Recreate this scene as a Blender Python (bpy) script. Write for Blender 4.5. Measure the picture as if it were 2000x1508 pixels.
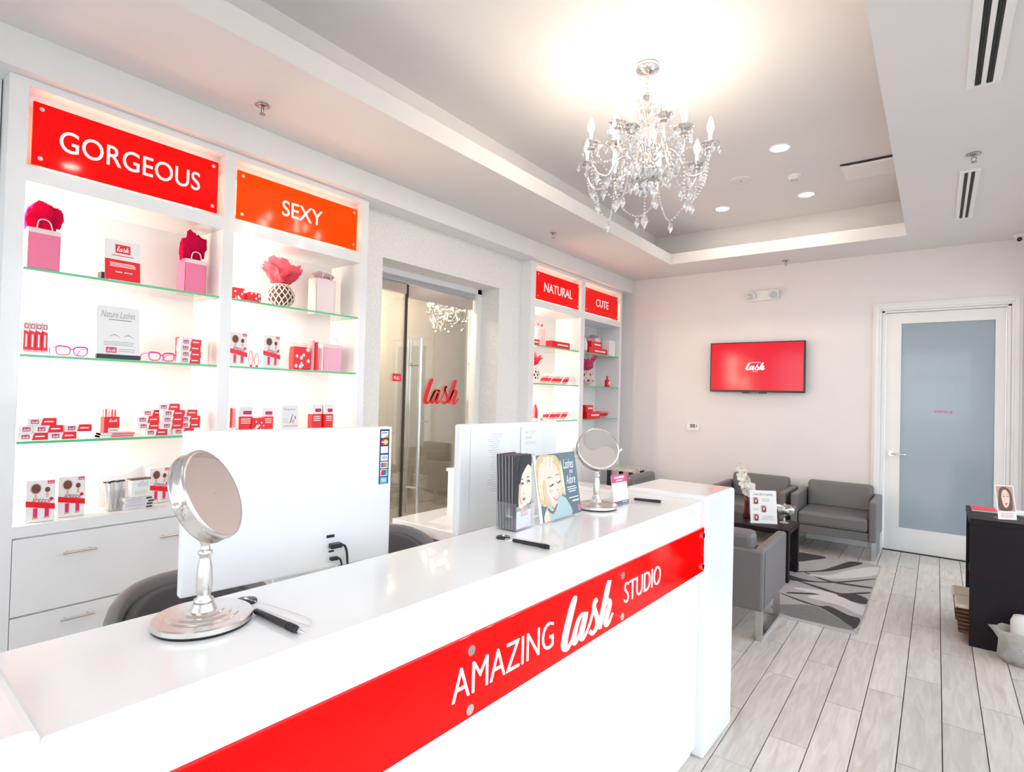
import bpy, bmesh, math, random
from mathutils import Matrix, Vector
random.seed(7)
for _o in list(bpy.data.objects): bpy.data.objects.remove(_o)
SC = bpy.context.scene
COL = SC.collection

# ------------------------------------------------------------------ camera
CAM_H = 1.4558
yaw, pitch, roll = (math.radians(a) for a in (37.085, 0.8966, 1.4745))
fwd = Vector((-math.sin(yaw)*math.cos(pitch), math.cos(yaw)*math.cos(pitch), math.sin(pitch)))
rt0 = Vector((math.cos(yaw), math.sin(yaw), 0)); up0 = rt0.cross(fwd)
rt = rt0*math.cos(roll) + up0*math.sin(roll); up = up0*math.cos(roll) - rt0*math.sin(roll)
cd = bpy.data.cameras.new('camera'); cam = bpy.data.objects.new('camera', cd); COL.objects.link(cam)
cd.sensor_width = 36; cd.lens = 1099.02*36/2000; cd.clip_start = 0.02
cam.matrix_world = Matrix(((rt.x, up.x, -fwd.x, 0), (rt.y, up.y, -fwd.y, 0), (rt.z, up.z, -fwd.z, CAM_H), (0, 0, 0, 1)))
SC.camera = cam

# ------------------------------------------------------------------ light and exposure
SC.view_settings.view_transform = 'Standard'; SC.view_settings.look = 'None'
SC.view_settings.gamma = 1; SC.view_settings.use_curve_mapping = False
SC.view_settings.exposure = -0.30
SKY_STRENGTH = 4.6
LED_SHELF = 190.0          # warm strips in the display cabinets
LED_SIGN = 9.0
BULB = 95.0              # chandelier bulbs
DOWNLIGHT = 150.0
w = bpy.data.worlds.new('sky'); SC.world = w; w.use_nodes = True
wn = w.node_tree.nodes; wl = w.node_tree.links
bg = wn['Background']; bg.inputs[0].default_value = (0.86, 0.93, 1.0, 1); bg.inputs[1].default_value = SKY_STRENGTH

# ------------------------------------------------------------------ materials
MT = {}
def mat(name, col, rough=0.5, metal=0.0, var=0.03, scale=6.0, bump=0.0, coat=0.0, spec=0.5, emit=None, es=0.0, trans=0.0, sub=0.0):
    if name in MT: return MT[name]
    m = bpy.data.materials.new(name); m.use_nodes = True
    nt = m.node_tree; N = nt.nodes; L = nt.links; b = N['Principled BSDF']
    b.inputs['Roughness'].default_value = rough; b.inputs['Metallic'].default_value = metal
    b.inputs['Specular IOR Level'].default_value = spec
    if coat: b.inputs['Coat Weight'].default_value = coat; b.inputs['Coat Roughness'].default_value = 0.04
    if trans: b.inputs['Transmission Weight'].default_value = trans
    tc = N.new('ShaderNodeTexCoord'); nz = N.new('ShaderNodeTexNoise'); nz.inputs['Scale'].default_value = scale
    nz.inputs['Detail'].default_value = 3
    L.new(tc.outputs['Object'], nz.inputs['Vector'])
    mp = N.new('ShaderNodeMix'); mp.data_type = 'RGBA'
    mp.inputs[6].default_value = (*[max(0, c*(1-var)) for c in col], 1)
    mp.inputs[7].default_value = (*[min(1, c*(1+var)) for c in col], 1)
    L.new(nz.outputs['Fac'], mp.inputs[0]); L.new(mp.outputs[2], b.inputs['Base Color'])
    if bump:
        bp = N.new('ShaderNodeBump'); bp.inputs['Strength'].default_value = bump; bp.inputs['Distance'].default_value = 0.002
        L.new(nz.outputs['Fac'], bp.inputs['Height']); L.new(bp.outputs[0], b.inputs['Normal'])
    if emit:
        b.inputs['Emission Color'].default_value = (*emit, 1); b.inputs['Emission Strength'].default_value = es
    MT[name] = m; return m
def emis(name, col, s):
    if name in MT: return MT[name]
    m = bpy.data.materials.new(name); m.use_nodes = True; nt = m.node_tree; nt.nodes.clear()
    e = nt.nodes.new('ShaderNodeEmission'); e.inputs[0].default_value = (*col, 1); e.inputs[1].default_value = s
    o = nt.nodes.new('ShaderNodeOutputMaterial'); nt.links.new(e.outputs[0], o.inputs[0]); MT[name] = m; return m
def clear(name, col=(1, 1, 1), gloss=0.10, rough=0.0, tint=1.0):
    """thin clear glass or acrylic: see-through with a mirror share that grows at grazing angles"""
    if name in MT: return MT[name]
    m = bpy.data.materials.new(name); m.use_nodes = True; nt = m.node_tree; N = nt.nodes; L = nt.links; N.clear()
    t = N.new('ShaderNodeBsdfTransparent'); t.inputs[0].default_value = (*col, 1)
    g = N.new('ShaderNodeBsdfGlossy'); g.inputs['Roughness'].default_value = rough; g.inputs[0].default_value = (1, 1, 1, 1)
    lw = N.new('ShaderNodeLayerWeight'); lw.inputs[0].default_value = 0.35
    nz = N.new('ShaderNodeTexNoise'); nz.inputs['Scale'].default_value = 3
    ma = N.new('ShaderNodeMath'); ma.operation = 'MULTIPLY_ADD'; ma.inputs[1].default_value = 0.45; ma.inputs[2].default_value = gloss
    L.new(lw.outputs['Fresnel'], ma.inputs[0])
    mb = N.new('ShaderNodeMath'); mb.operation = 'MULTIPLY_ADD'; mb.inputs[1].default_value = 0.01
    L.new(nz.outputs['Fac'], mb.inputs[0]); L.new(ma.outputs[0], mb.inputs[2])
    mx = N.new('ShaderNodeMixShader'); L.new(mb.outputs[0], mx.inputs[0]); L.new(t.outputs[0], mx.inputs[1]); L.new(g.outputs[0], mx.inputs[2])
    o = N.new('ShaderNodeOutputMaterial'); L.new(mx.outputs[0], o.inputs[0]); MT[name] = m; return m
def tissue(name, col):
    if name in MT: return MT[name]
    m = bpy.data.materials.new(name); m.use_nodes = True; nt = m.node_tree; N = nt.nodes; L = nt.links; N.clear()
    d = N.new('ShaderNodeBsdfDiffuse'); t = N.new('ShaderNodeBsdfTranslucent')
    nz = N.new('ShaderNodeTexNoise'); nz.inputs['Scale'].default_value = 14; r = N.new('ShaderNodeMix'); r.data_type = 'RGBA'
    r.inputs[6].default_value = (*[c*.8 for c in col], 1); r.inputs[7].default_value = (*[min(1, c*1.1) for c in col], 1)
    L.new(nz.outputs['Fac'], r.inputs[0]); L.new(r.outputs[2], d.inputs[0]); L.new(r.outputs[2], t.inputs[0])
    mx = N.new('ShaderNodeMixShader'); mx.inputs[0].default_value = 0.45; L.new(d.outputs[0], mx.inputs[1]); L.new(t.outputs[0], mx.inputs[2])
    o = N.new('ShaderNodeOutputMaterial'); L.new(mx.outputs[0], o.inputs[0]); MT[name] = m; return m
def speckle(name, a, b, scale, rough, lo=.52, hi=.62):
    if name in MT: return MT[name]
    m = mat(name, a, rough, var=0); nt = m.node_tree; N = nt.nodes; L = nt.links
    tc = N.new('ShaderNodeTexCoord'); nz = N.new('ShaderNodeTexNoise'); nz.inputs['Scale'].default_value = scale; nz.inputs['Detail'].default_value = 6
    cr = N.new('ShaderNodeValToRGB'); cr.color_ramp.elements[0].position = lo; cr.color_ramp.elements[1].position = hi
    cr.color_ramp.elements[0].color = (*a, 1); cr.color_ramp.elements[1].color = (*b, 1)
    L.new(tc.outputs['Object'], nz.inputs['Vector']); L.new(nz.outputs['Fac'], cr.inputs[0]); L.new(cr.outputs[0], N['Principled BSDF'].inputs['Base Color'])
    return m
def plank_mat():
    m = mat('wood_look_tile', (.62, .57, .53), .32, var=0); nt = m.node_tree; N = nt.nodes; L = nt.links
    tc = N.new('ShaderNodeTexCoord'); oi = N.new('ShaderNodeObjectInfo'); mpn = N.new('ShaderNodeMapping'); mpn.inputs['Scale'].default_value = (14, 1.6, 1)
    va = N.new('ShaderNodeVectorMath'); va.operation = 'ADD'
    sc = N.new('ShaderNodeVectorMath'); sc.operation = 'SCALE'; sc.inputs[3].default_value = 37
    cx = N.new('ShaderNodeCombineXYZ')
    for i in range(3): L.new(oi.outputs['Random'], cx.inputs[i])
    L.new(cx.outputs[0], sc.inputs[0]); L.new(tc.outputs['Object'], va.inputs[0]); L.new(sc.outputs[0], va.inputs[1]); L.new(va.outputs[0], mpn.inputs[0])
    nz = N.new('ShaderNodeTexNoise'); nz.inputs['Scale'].default_value = 2.2; nz.inputs['Detail'].default_value = 6; nz.inputs['Distortion'].default_value = 1.2
    L.new(mpn.outputs[0], nz.inputs['Vector'])
    cr = N.new('ShaderNodeValToRGB'); e = cr.color_ramp.elements; e[0].position = .3; e[0].color = (.56, .505, .455, 1); e[1].position = .68; e[1].color = (.72, .675, .625, 1)
    L.new(nz.outputs['Fac'], cr.inputs[0])
    mm = N.new('ShaderNodeMix'); mm.data_type = 'RGBA'; mm.blend_type = 'MULTIPLY'; mm.inputs[0].default_value = 1
    mr = N.new('ShaderNodeMapRange'); mr.inputs[3].default_value = .88; mr.inputs[4].default_value = 1.06
    L.new(oi.outputs['Random'], mr.inputs[0]); L.new(cr.outputs[0], mm.inputs[6]); L.new(mr.outputs[0], mm.inputs[7])
    L.new(mm.outputs[2], N['Principled BSDF'].inputs['Base Color']); return m

WHITE = mat('white_lacquer', (.89, .89, .895), .18, coat=.3)
WALLP = mat('wall_paint', (.83, .785, .785), .75, scale=3)
CEILP = mat('ceiling_paint', (.80, .775, .77), .8, scale=2)
TRIMW = mat('trim_paint', (.87, .86, .85), .45)
PAPER_WALL = speckle('textured_wallpaper', (.84, .82, .80), (.90, .885, .875), 55, .55)
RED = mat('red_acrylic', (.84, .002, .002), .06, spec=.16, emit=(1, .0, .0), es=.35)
RED_BACKLIT = mat('red_acrylic_backlit', (.85, .05, .0), .08, spec=.12, emit=(1, .07, 0), es=.5)  # red acrylic; the orange cast of its backlight is put into colour and glow
SIGNW = mat('white_letter_acrylic', (.9, .9, .9), .3, emit=(1, 1, 1), es=.25)
CHROME = mat('chrome', (.86, .85, .84), .08, 1.0)
STEEL = mat('brushed_nickel', (.74, .71, .68), .24, 1.0, var=.06, scale=30)
BLACK = mat('black_plastic', (.012, .012, .014), .35)
ESPRESSO = mat('espresso_wood', (.012, .007, .010), .5, spec=.2, var=.4, scale=12)
GREYL = mat('grey_leather', (.165, .152, .155), .42, bump=.25, scale=60, var=.08)
GREYF = mat('office_chair_fabric', (.12, .11, .12), .8, bump=.3, scale=90)
GREYP = mat('office_chair_rim', (.22, .21, .22), .55)
GLASS = clear('shelf_glass', (.97, 1, .985), .04)
PANE = clear('window_pane', (.97, .99, 1), .03)
DOORG = clear('door_glass', (.90, .92, .90), .06)
ACRYL = clear('clear_acrylic', (.97, .97, .98), .05)
CRYST = clear('cut_crystal', (.97, .97, .98), .42, .08)
GREEN = mat('green_glass_edge', (.10, .52, .27), .15, emit=(.1, .6, .3), es=.05)
LEDM = emis('warm_led', (1.0, .79, .60), LED_SHELF)
LEDS = emis('sign_led', (1.0, .72, .45), LED_SIGN)
LEDC = emis('counter_led', (1.0, .90, .82), LED_SIGN)
BULBM = emis('bulb_glow', (1.0, .86, .70), BULB)
DLM = emis('downlight_glow', (1.0, .90, .78), DOWNLIGHT)
PRW = mat('print_white', (.88, .88, .88), .4)
PRR = mat('print_red', (.86, .006, .018), .35)
PRP = mat('print_pink', (.80, .02, .16), .35)
PRL = mat('print_light_pink', (.85, .42, .48), .4)
PRG = mat('print_grey', (.38, .38, .40), .5)
PRK = mat('print_black', (.02, .02, .025), .4)
TEAL = mat('print_slate_blue', (.10, .155, .19), .4)

# ------------------------------------------------------------------ mesh helpers
class MB:
    def __init__(s): s.v = []; s.f = []; s.m = []; s.s = []
    def quad(s, p, m=0, sm=False):
        i = len(s.v); s.v += [tuple(q) for q in p]; s.f.append(tuple(range(i, i+len(p)))); s.m.append(m); s.s.append(sm); return s
    def box(s, x0, x1, y0, y1, z0, z1, m=0, M=None, mf=None):
        P = [(x, y, z) for x in (x0, x1) for y in (y0, y1) for z in (z0, z1)]
        if M is not None: P = [tuple(M @ Vector(p)) for p in P]
        i = len(s.v); s.v += P
        F = [(0, 1, 3, 2), (4, 6, 7, 5), (0, 4, 5, 1), (2, 3, 7, 6), (0, 2, 6, 4), (1, 5, 7, 3)]
        for k, f in enumerate(F): s.f.append(tuple(i+j for j in f)); s.m.append(mf.get(k, m) if mf else m); s.s.append(False)
        return s
    def lathe(s, prof, n=20, m=0, M=None, arc=None, sm=True, mats=None):
        M = M or Matrix(); i = len(s.v); k = len(prof)
        for a in range(n):
            t = 2*math.pi*a/n
            for r, z in prof: s.v.append(tuple(M @ Vector((r*math.cos(t), r*math.sin(t), z))))
        for a in range(n):
            b = (a+1) % n
            for j in range(k-1):
                s.f.append((i+a*k+j, i+b*k+j, i+b*k+j+1, i+a*k+j+1)); s.m.append(mats[j] if mats else m); s.s.append(sm)
        return s
    def cyl(s, p0, p1, r0, r1=None, n=12, m=0, caps=True):
        r1 = r0 if r1 is None else r1; p0 = Vector(p0); p1 = Vector(p1); d = p1-p0; q = d.to_track_quat('Z', 'Y').to_matrix().to_4x4()
        M = Matrix.Translation(p0) @ q; L = d.length
        s.lathe([(r0, 0), (r1, L)], n, m, M)
        if caps:
            for r, z, rev in ((r0, 0, 1), (r1, L, 0)):
                P = [M @ Vector((r*math.cos(2*math.pi*a/n), r*math.sin(2*math.pi*a/n), z)) for a in range(n)]
                s.quad(P[::-1] if rev else P, m)
        return s
    def tube(s, pts, r, n=8, m=0, closed=False):
        pts = [Vector(p) for p in pts]; i = len(s.v); k = len(pts); prev = None
        for j, p in enumerate(pts):
            a = pts[(j-1) % k] if (j or closed) else p; b = pts[(j+1) % k] if (j < k-1 or closed) else p
            t = (b-a).normalized(); ref = prev if prev is not None else (Vector((0, 0, 1)) if abs(t.z) < .9 else Vector((1, 0, 0)))
            u = (ref - t*ref.dot(t)).normalized(); prev = u; v = t.cross(u); rr = r[j] if isinstance(r, (list, tuple)) else r
            for q in range(n):
                c = 2*math.pi*q/n; s.v.append(tuple(p + u*rr*math.cos(c) + v*rr*math.sin(c)))
        for j in range(k if closed else k-1):
            jj = (j+1) % k
            for q in range(n):
                qq = (q+1) % n; s.f.append((i+j*n+q, i+j*n+qq, i+jj*n+qq, i+jj*n+q)); s.m.append(m); s.s.append(True)
        if not closed:
            s.f.append(tuple(i+q for q in range(n))[::-1]); s.f.append(tuple(i+(k-1)*n+q for q in range(n))); s.m += [m, m]; s.s += [False, False]
        return s
    def prism(s, pts, d0, d1, M, m=0, side=None):
        """2-D outline in the local XY plane extruded along local Z"""
        n = len(pts); A = [tuple(M @ Vector((x, y, d0))) for x, y in pts]; B = [tuple(M @ Vector((x, y, d1))) for x, y in pts]
        i = len(s.v); s.v += A+B; s.f.append(tuple(range(i, i+n))[::-1]); s.f.append(tuple(range(i+n, i+2*n))); s.m += [m, m]; s.s += [False]*2
        for j in range(n):
            k = (j+1) % n; s.f.append((i+j, i+k, i+n+k, i+n+j)); s.m.append(m if side is None else side); s.s.append(False)
        return s
    def ball(s, c, r, n=8, k=5, m=0, sq=1.0):
        P = [(r*math.sin(math.pi*j/k), -r*sq*math.cos(math.pi*j/k)) for j in range(k+1)]; P[0] = (r*.02, P[0][1]); P[-1] = (r*.02, P[-1][1])
        return s.lathe(P, n, m, Matrix.Translation(Vector(c)))
    def build(s, name, mats, parent=None, bevel=0, label=None, smooth=None):
        me = bpy.data.meshes.new(name); me.from_pydata(s.v, [], s.f)
        for m in (mats if isinstance(mats, (list, tuple)) else [mats]): me.materials.append(m)
        me.polygons.foreach_set('material_index', s.m); me.polygons.foreach_set('use_smooth', s.s if smooth is None else [smooth]*len(s.f))
        bm = bmesh.new(); bm.from_mesh(me); bmesh.ops.recalc_face_normals(bm, faces=bm.faces); bm.to_mesh(me); bm.free()
        me.update(); o = bpy.data.objects.new(name, me); COL.objects.link(o)
        if parent: o.parent = parent
        if bevel:
            b = o.modifiers.new('bevel', 'BEVEL'); b.width = bevel; b.segments = 2; b.limit_method = 'ANGLE'; b.angle_limit = .7
        if label: o['label'] = label
        return o
def tag(o, label, cat, group=None, kind=None):
    o['label'] = label; o['category'] = cat
    if group: o['group'] = group
    if kind: o['kind'] = kind
    return o
def struct(o, label=None):
    o['kind'] = 'structure'
    if label: o['label'] = label
    return o
def thing(name, label, cat, loc=(0, 0, 0), rz=0, group=None, kind=None):
    o = bpy.data.objects.new(name, None); COL.objects.link(o); o.empty_display_size = .05
    o.location = loc; o.rotation_euler = (0, 0, rz)
    return tag(o, label, cat, group, kind)
def copy_tree(o, parent=None):
    c = o.copy(); COL.objects.link(c); c.parent = parent
    for ch in o.children: copy_tree(ch, c)
    return c
def dup(o, loc, rz=0, label=None, group=None, scale=None):
    c = copy_tree(o); c.location = loc; c.rotation_euler = (0, 0, rz)
    if scale: c.scale = (scale,)*3
    if label: c['label'] = label
    if group: c['group'] = group
    return c
def frame(o, u, v):
    u = Vector(u).normalized(); v = Vector(v); v = (v-u*v.dot(u)).normalized(); n = u.cross(v); o = Vector(o)
    return Matrix(((u.x, v.x, n.x, o.x), (u.y, v.y, n.y, o.y), (u.z, v.z, n.z, o.z), (0, 0, 0, 1)))
FX = lambda x, y, z: frame((x, y, z), (0, 1, 0), (0, 0, 1))      # a plane facing +X
FY = lambda x, y, z: frame((x, y, z), (1, 0, 0), (0, 0, 1))      # a plane facing -Y
def text_raw(st, bold=0.0, shear=0.0, spacing=1.0):
    c = bpy.data.curves.new('lettering', 'FONT'); c.body = st; c.size = 1; c.offset = bold; c.shear = shear; c.space_character = spacing
    c.resolution_u = 4; c.fill_mode = 'FRONT'
    o = bpy.data.objects.new('lettering', c); COL.objects.link(o); bpy.context.view_layer.update()
    me = bpy.data.meshes.new_from_object(o.evaluated_get(bpy.context.evaluated_depsgraph_get()))
    V = [tuple(v.co) for v in me.vertices]; F = [tuple(p.vertices) for p in me.polygons]
    bpy.data.objects.remove(o); bpy.data.curves.remove(c); bpy.data.meshes.remove(me)
    return V, F
def add_text(mb, st, M, w, h, m=0, bold=.0, shear=0, spacing=1.0, depth=0.0, lift=.0006):
    """lettering fitted into a w x h rectangle whose lower left corner is M's origin"""
    V, F = text_raw(st, bold, shear, spacing)
    x0 = min(v[0] for v in V); x1 = max(v[0] for v in V); y0 = min(v[1] for v in V); y1 = max(v[1] for v in V)
    sx = w/(x1-x0); sy = h/(y1-y0)
    def put(z):
        i = len(mb.v); mb.v += [tuple(M @ Vector(((v[0]-x0)*sx, (v[1]-y0)*sy, z))) for v in V]; return i
    i = put(lift+depth)
    for f in F: mb.f.append(tuple(i+k for k in f)); mb.m.append(m); mb.s.append(False)
    if depth:
        j = put(lift); edge = {}
        for f in F:
            for a, b in zip(f, f[1:]+f[:1]): edge[(a, b)] = edge.get((a, b), 0)+1
        for (a, b) in edge:
            if (b, a) not in edge: mb.f.append((i+b, i+a, j+a, j+b)); mb.m.append(m); mb.s.append(False)
    return mb
def spline(P, n=6, closed=False):
    out = []; k = len(P)
    for j in range(k if closed else k-1):
        g = lambda q: P[q % k] if closed else P[max(0, min(k-1, q))]
        a, b, c, d = g(j-1), g(j), g(j+1), g(j+2)
        for i in range(n):
            t = i/n; out.append(tuple(.5*(2*b[x]+(c[x]-a[x])*t+(2*a[x]-5*b[x]+4*c[x]-d[x])*t*t+(3*b[x]-a[x]-3*c[x]+d[x])*t**3) for x in range(len(b))))
    if not closed: out.append(tuple(P[-1]))
    return out
SCRIPT = [[(.24, .71, .03), (.21, .66, .085), (.15, .50, .105), (.06, .20, .105), (.05, .08, .10), (.10, .03, .07), (.17, .09, .04), (.27, .30, .035), (.33, .38, .04)],
          [(.44, .37, .05), (.36, .395, .05), (.29, .33, .06), (.22, .13, .08), (.235, .04, .065), (.30, .09, .04), (.40, .30, .04)],
          [(.445, .40, .06), (.42, .33, .09), (.36, .12, .09), (.37, .04, .07), (.43, .06, .04), (.52, .20, .035), (.62, .46, .04), (.645, .505, .03)],
          [(.655, .46, .03), (.625, .51, .045), (.595, .42, .06), (.66, .22, .07), (.66, .09, .07), (.58, .025, .06), (.51, .09, .05)],
          [(.915, .70, .07), (.88, .60, .095), (.84, .46, .10), (.71, .03, .09)],
          [(.74, .13, .04), (.84, .36, .05), (.91, .385, .065), (.925, .30, .085), (.85, .09, .085), (.875, .02, .06), (.93, .05, .04), (1.0, .16, .03)]]
def add_script(mb, M, w, h, m=0, n=4, depth=0, lift=.0006):
    """the flowing script logotype fitted into w x h"""
    for st in SCRIPT:
        S = spline(st, n); L = []; R = []
        for j, (x, y, ww) in enumerate(S):
            a = S[max(0, j-1)]; b = S[min(len(S)-1, j+1)]; dx, dy = b[0]-a[0], b[1]-a[1]; l = math.hypot(dx, dy) or 1; nx, ny = -dy/l, dx/l
            L.append((x+nx*ww/2, y+ny*ww/2)); R.append((x-nx*ww/2, y-ny*ww/2))
        for j in range(len(S)-1):
            q = [L[j], R[j], R[j+1], L[j+1]]
            P = [M @ Vector((x*w, y/.73*h, lift+depth)) for x, y in q]; mb.quad(P, m)
            if depth:
                for a, b in ((L[j], L[j+1]), (R[j+1], R[j])):
                    mb.quad([M @ Vector((a[0]*w, a[1]/.73*h, lift)), M @ Vector((b[0]*w, b[1]/.73*h, lift)), M @ Vector((b[0]*w, b[1]/.73*h, lift+depth)), M @ Vector((a[0]*w, a[1]/.73*h, lift+depth))], m)
    return mb
def rect(mb, M, x0, x1, y0, y1, m=0, z=.0004):
    return mb.quad([M @ Vector(p) for p in ((x0, y0, z), (x1, y0, z), (x1, y1, z), (x0, y1, z))], m)
def blob(mb, M, P, m=0, z=.0004, n=5, w=1, h=1):
    return mb.quad([M @ Vector((max(0, x)*w, max(0, y)*h, z)) for x, y in spline(P, n, True)], m)
def lines(mb, M, x0, x1, ys, t, m=0, z=.0005, jit=0):
    for y in ys:
        rect(mb, M, x0+random.uniform(0, jit), x1-random.uniform(0, jit), y, y+t, m, z)
    return mb
def arcpts(c, r, a0, a1, n, z=0):
    return [(c[0]+r*math.cos(a0+(a1-a0)*i/n), c[1]+r*math.sin(a0+(a1-a0)*i/n), z) for i in range(n+1)]
# ================================================================== the room
D = 6.80; XS = -3.26; XW = -3.38; XR = .68; ZC = 2.986; YF = -2.6
# floor: sub-floor slab with wood-look planks laid along Y
fl = struct(MB().box(-5.1, XR+.1, YF-.1, 7.3, -.10, -.012).build('floor', mat('dark_grout', (.10, .09, .085), .9)), 'floor of pale wood-look tile planks with dark joints')
PM = plank_mat(); PW, PL, GAP = .151, .915, .004
pm_base = MB().box(0, PW-GAP, 0, PL-GAP, -.012, 0).build('plank', PM, fl); first = True
def lay(xa, xb, ya, yb):
    global first
    k = 0; x = .036 + PW*math.ceil((xb-.036)/PW)
    while x > xa:
        x -= PW; off = [0, .31, .62, .15, .47][k % 5]; k += 1
        y = ya - off*PL
        while y < yb:
            a = max(y, ya); b = min(y+PL, yb); x1 = min(x+PW, xb)
            if b-a > .05 and x1-max(x, xa) > .02:
                o = pm_base if first else pm_base.copy()
                if not first: COL.objects.link(o)
                first = False; o.location = (max(x, xa), a, 0); o.scale = ((x1-max(x, xa))/PW, (b-a)/PL, 1)
            y += PL
lay(-3.38, XR, 1.9, D); lay(-4.95, -3.38, 3.0, 6.6)
struct(MB().box(-3.38, XR, YF, 1.9, -.012, 0).build('floor_front', mat('tile_plain', (.62, .57, .53), .35, var=.08, scale=3)), 'plain tiled floor in front of the reception counter')
struct(MB().box(-60, 60, -60, 60, -.3, -.2).build('ground', mat('concrete_ground', (.42, .41, .39), .9, var=.12, scale=.4)), 'pale concrete ground outside the shopfront')

# back wall with a door opening
DX0, DX1, DZ = -.455, .535, 2.40
wb = MB()
wb.box(-5.1, DX0, D, D+.15, 0, 3.5).box(DX1, XR+.1, D, D+.15, 0, 3.5).box(DX0, DX1, D, D+.15, DZ, 3.5)
struct(wb.build('wall_back', WALLP), 'pale pinkish back wall of the waiting area')
struct(MB().box(-3.26, -.53, D-.012, D, 0, .10).build('baseboard_back', TRIMW), 'white baseboard along the back wall')
# left wall: papered piers beside and above the entrance to the corridor
OY0, OY1, OZ = 2.80, 4.23, 2.48
wlm = MB()
wlm.box(-3.66, XW, YF, .60, 0, 3.0).box(-3.66, XW, 2.55, OY0, 0, 3.0).box(-3.66, XW, OY1, 4.60, 0, 3.0).box(-3.66, XW, OY0, OY1, OZ, 3.0).box(-3.66, XW, 6.62, D, 0, 3.0)
wlm.box(-3.72, -3.63, .60, 2.55, 0, 3.0).box(-3.72, -3.63, 4.60, 6.62, 0, 3.0)
struct(wlm.build('wall_left', PAPER_WALL), 'white textured wallpaper wall around the corridor entrance')
struct(MB().box(-3.66, -3.19, YF, D, 2.82, ZC+.001).build('trim_1', TRIMW, bevel=.003), 'white header band above the display cabinets')
# ceiling: soffit with a stepped tray
TX0, TX1, TY0, TY1 = -2.44, -.235, -1.2, 6.16; SB = .27; ZU = 3.39; ZL = 3.105
c = MB()
for (xa, xb, ya, yb) in ((-3.7, TX0, YF, D), (TX1, XR+.1, YF, D), (TX0, TX1, YF, TY0), (TX0, TX1, TY1, D)): c.box(xa, xb, ya, yb, ZC, ZL)
for (xa, xb, ya, yb) in ((-3.7, TX0-SB, YF, D), (TX1+SB, XR+.1, YF, D), (TX0-SB, TX1+SB, YF, TY0-SB), (TX0-SB, TX1+SB, TY1+SB, D)): c.box(xa, xb, ya, yb, ZL, ZU)
c.box(-3.7, XR+.1, YF, D, ZU, ZU+.1)
struct(c.build('ceiling', CEILP), 'white ceiling with a recessed rectangular tray')
# right wall: shopfront glazing
ALU = mat('white_aluminium', (.75, .76, .78), .35)
wr = MB().box(XR, XR+.12, YF, D, 2.75, 3.5).box(XR, XR+.12, YF, D, -.01, .08).box(XR, XR+.12, 6.62, D, .08, 2.75)
struct(wr.build('wall_right', TRIMW), 'wall with full height shopfront windows')
def glazing(name, axis, pos, a, b, step, z0, z1, label):
    root = struct(bpy.data.objects.new(name, None), label); COL.objects.link(root)
    n = round((b-a)/step); st = (b-a)/n
    def bx(u0, u1, w0, w1, d0, d1, nm, m):
        mb = MB()
        if axis == 'y': mb.box(pos+d0, pos+d1, u0, u1, w0, w1)
        else: mb.box(u0, u1, pos+d0, pos+d1, w0, w1)
        mb.build(nm, m, root)
    for i in range(n+1): bx(a+i*st-.03, a+i*st+.03, z0, z1, .0, .10, 'mullion', ALU)
    for z in (z0, 2.1, z1): bx(a, b, z-.03, z+.03, .005, .095, 'transom', ALU)
    for i in range(n):
        for (za, zb) in ((z0+.03, 2.07), (2.13, z1-.03)): bx(a+i*st+.03, a+(i+1)*st-.03, za, zb, .04, .048, 'pane', PANE)
glazing('window_1', 'y', XR, YF+.05, 6.60, 1.3, .10, 2.72, 'shopfront window with white frames beside the office door')
glazing('window_2', 'x', YF-.1, -3.3, XR-.05, 1.2, .10, 2.72, 'shopfront window opposite the back wall')
struct(MB().box(-3.7, XR+.1, YF-.12, YF, 2.75, 3.5).box(-3.7, XR+.1, YF-.12, YF, -.01, .08).build('wall_front', TRIMW), 'wall over the front shop window')
# corridor behind the glass door
HALL = mat('corridor_paint', (.78, .69, .59), .7)
hb = MB().box(-5.05, -4.95, 2.3, 7.2, 0, 2.8).box(-4.95, -3.66, 2.2, 2.3, 0, 2.8).box(-4.95, -3.66, 6.7, 6.8, 0, 2.8).box(-3.72, -3.70, 2.3, 2.80, 0, 2.8).box(-3.72, -3.70, 4.23, 6.7, 0, 2.8).box(-4.95, -4.55, 6.2, 6.7, 0, 2.8)
struct(hb.build('wall_corridor', HALL), 'beige corridor wall seen through the glass door')
struct(MB().box(-5.05, -3.66, 2.2, 6.8, 2.70, 2.8).build('ceiling_corridor', CEILP), 'corridor ceiling behind the glass door')

# ---------------------------------------------------------------- office door
d1 = struct(bpy.data.objects.new('door_1', None), 'white office door with a tall frosted glass panel'); COL.objects.link(d1)
cs = MB()
for (xa, xb, za, zb) in ((DX0-.075, DX0, 0, DZ+.075), (DX1, DX1+.075, 0, DZ+.075), (DX0, DX1, DZ, DZ+.075)):
    cs.box(xa, xb, D-.022, D, za, zb)
for (xa, xb, za, zb) in ((DX0-.055, DX0-.02, 0, DZ+.055), (DX1+.02, DX1+.055, 0, DZ+.055), (DX0-.02, DX1+.02, DZ+.02, DZ+.055)):
    cs.box(xa, xb, D-.032, D-.022, za, zb)
cs.box(DX0, DX0+.03, D, D+.13, 0, DZ).box(DX1-.03, DX1, D, D+.13, 0, DZ).box(DX0, DX1, D, D+.13, DZ-.02, DZ)
cs.build('casing', TRIMW, d1, bevel=.004)
LX0, LX1 = DX0+.035, DX1-.035; GX0, GX1, GZ0, GZ1 = -.292, .425, .235, 2.268
lf = MB()
lf.box(LX0, GX0, D+.03, D+.075, .008, DZ-.025).box(GX1, LX1, D+.03, D+.075, .008, DZ-.025).box(GX0, GX1, D+.03, D+.075, .008, GZ0).box(GX0, GX1, D+.03, D+.075, GZ1, DZ-.025)
leaf = lf.build('leaf', TRIMW, d1)
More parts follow.
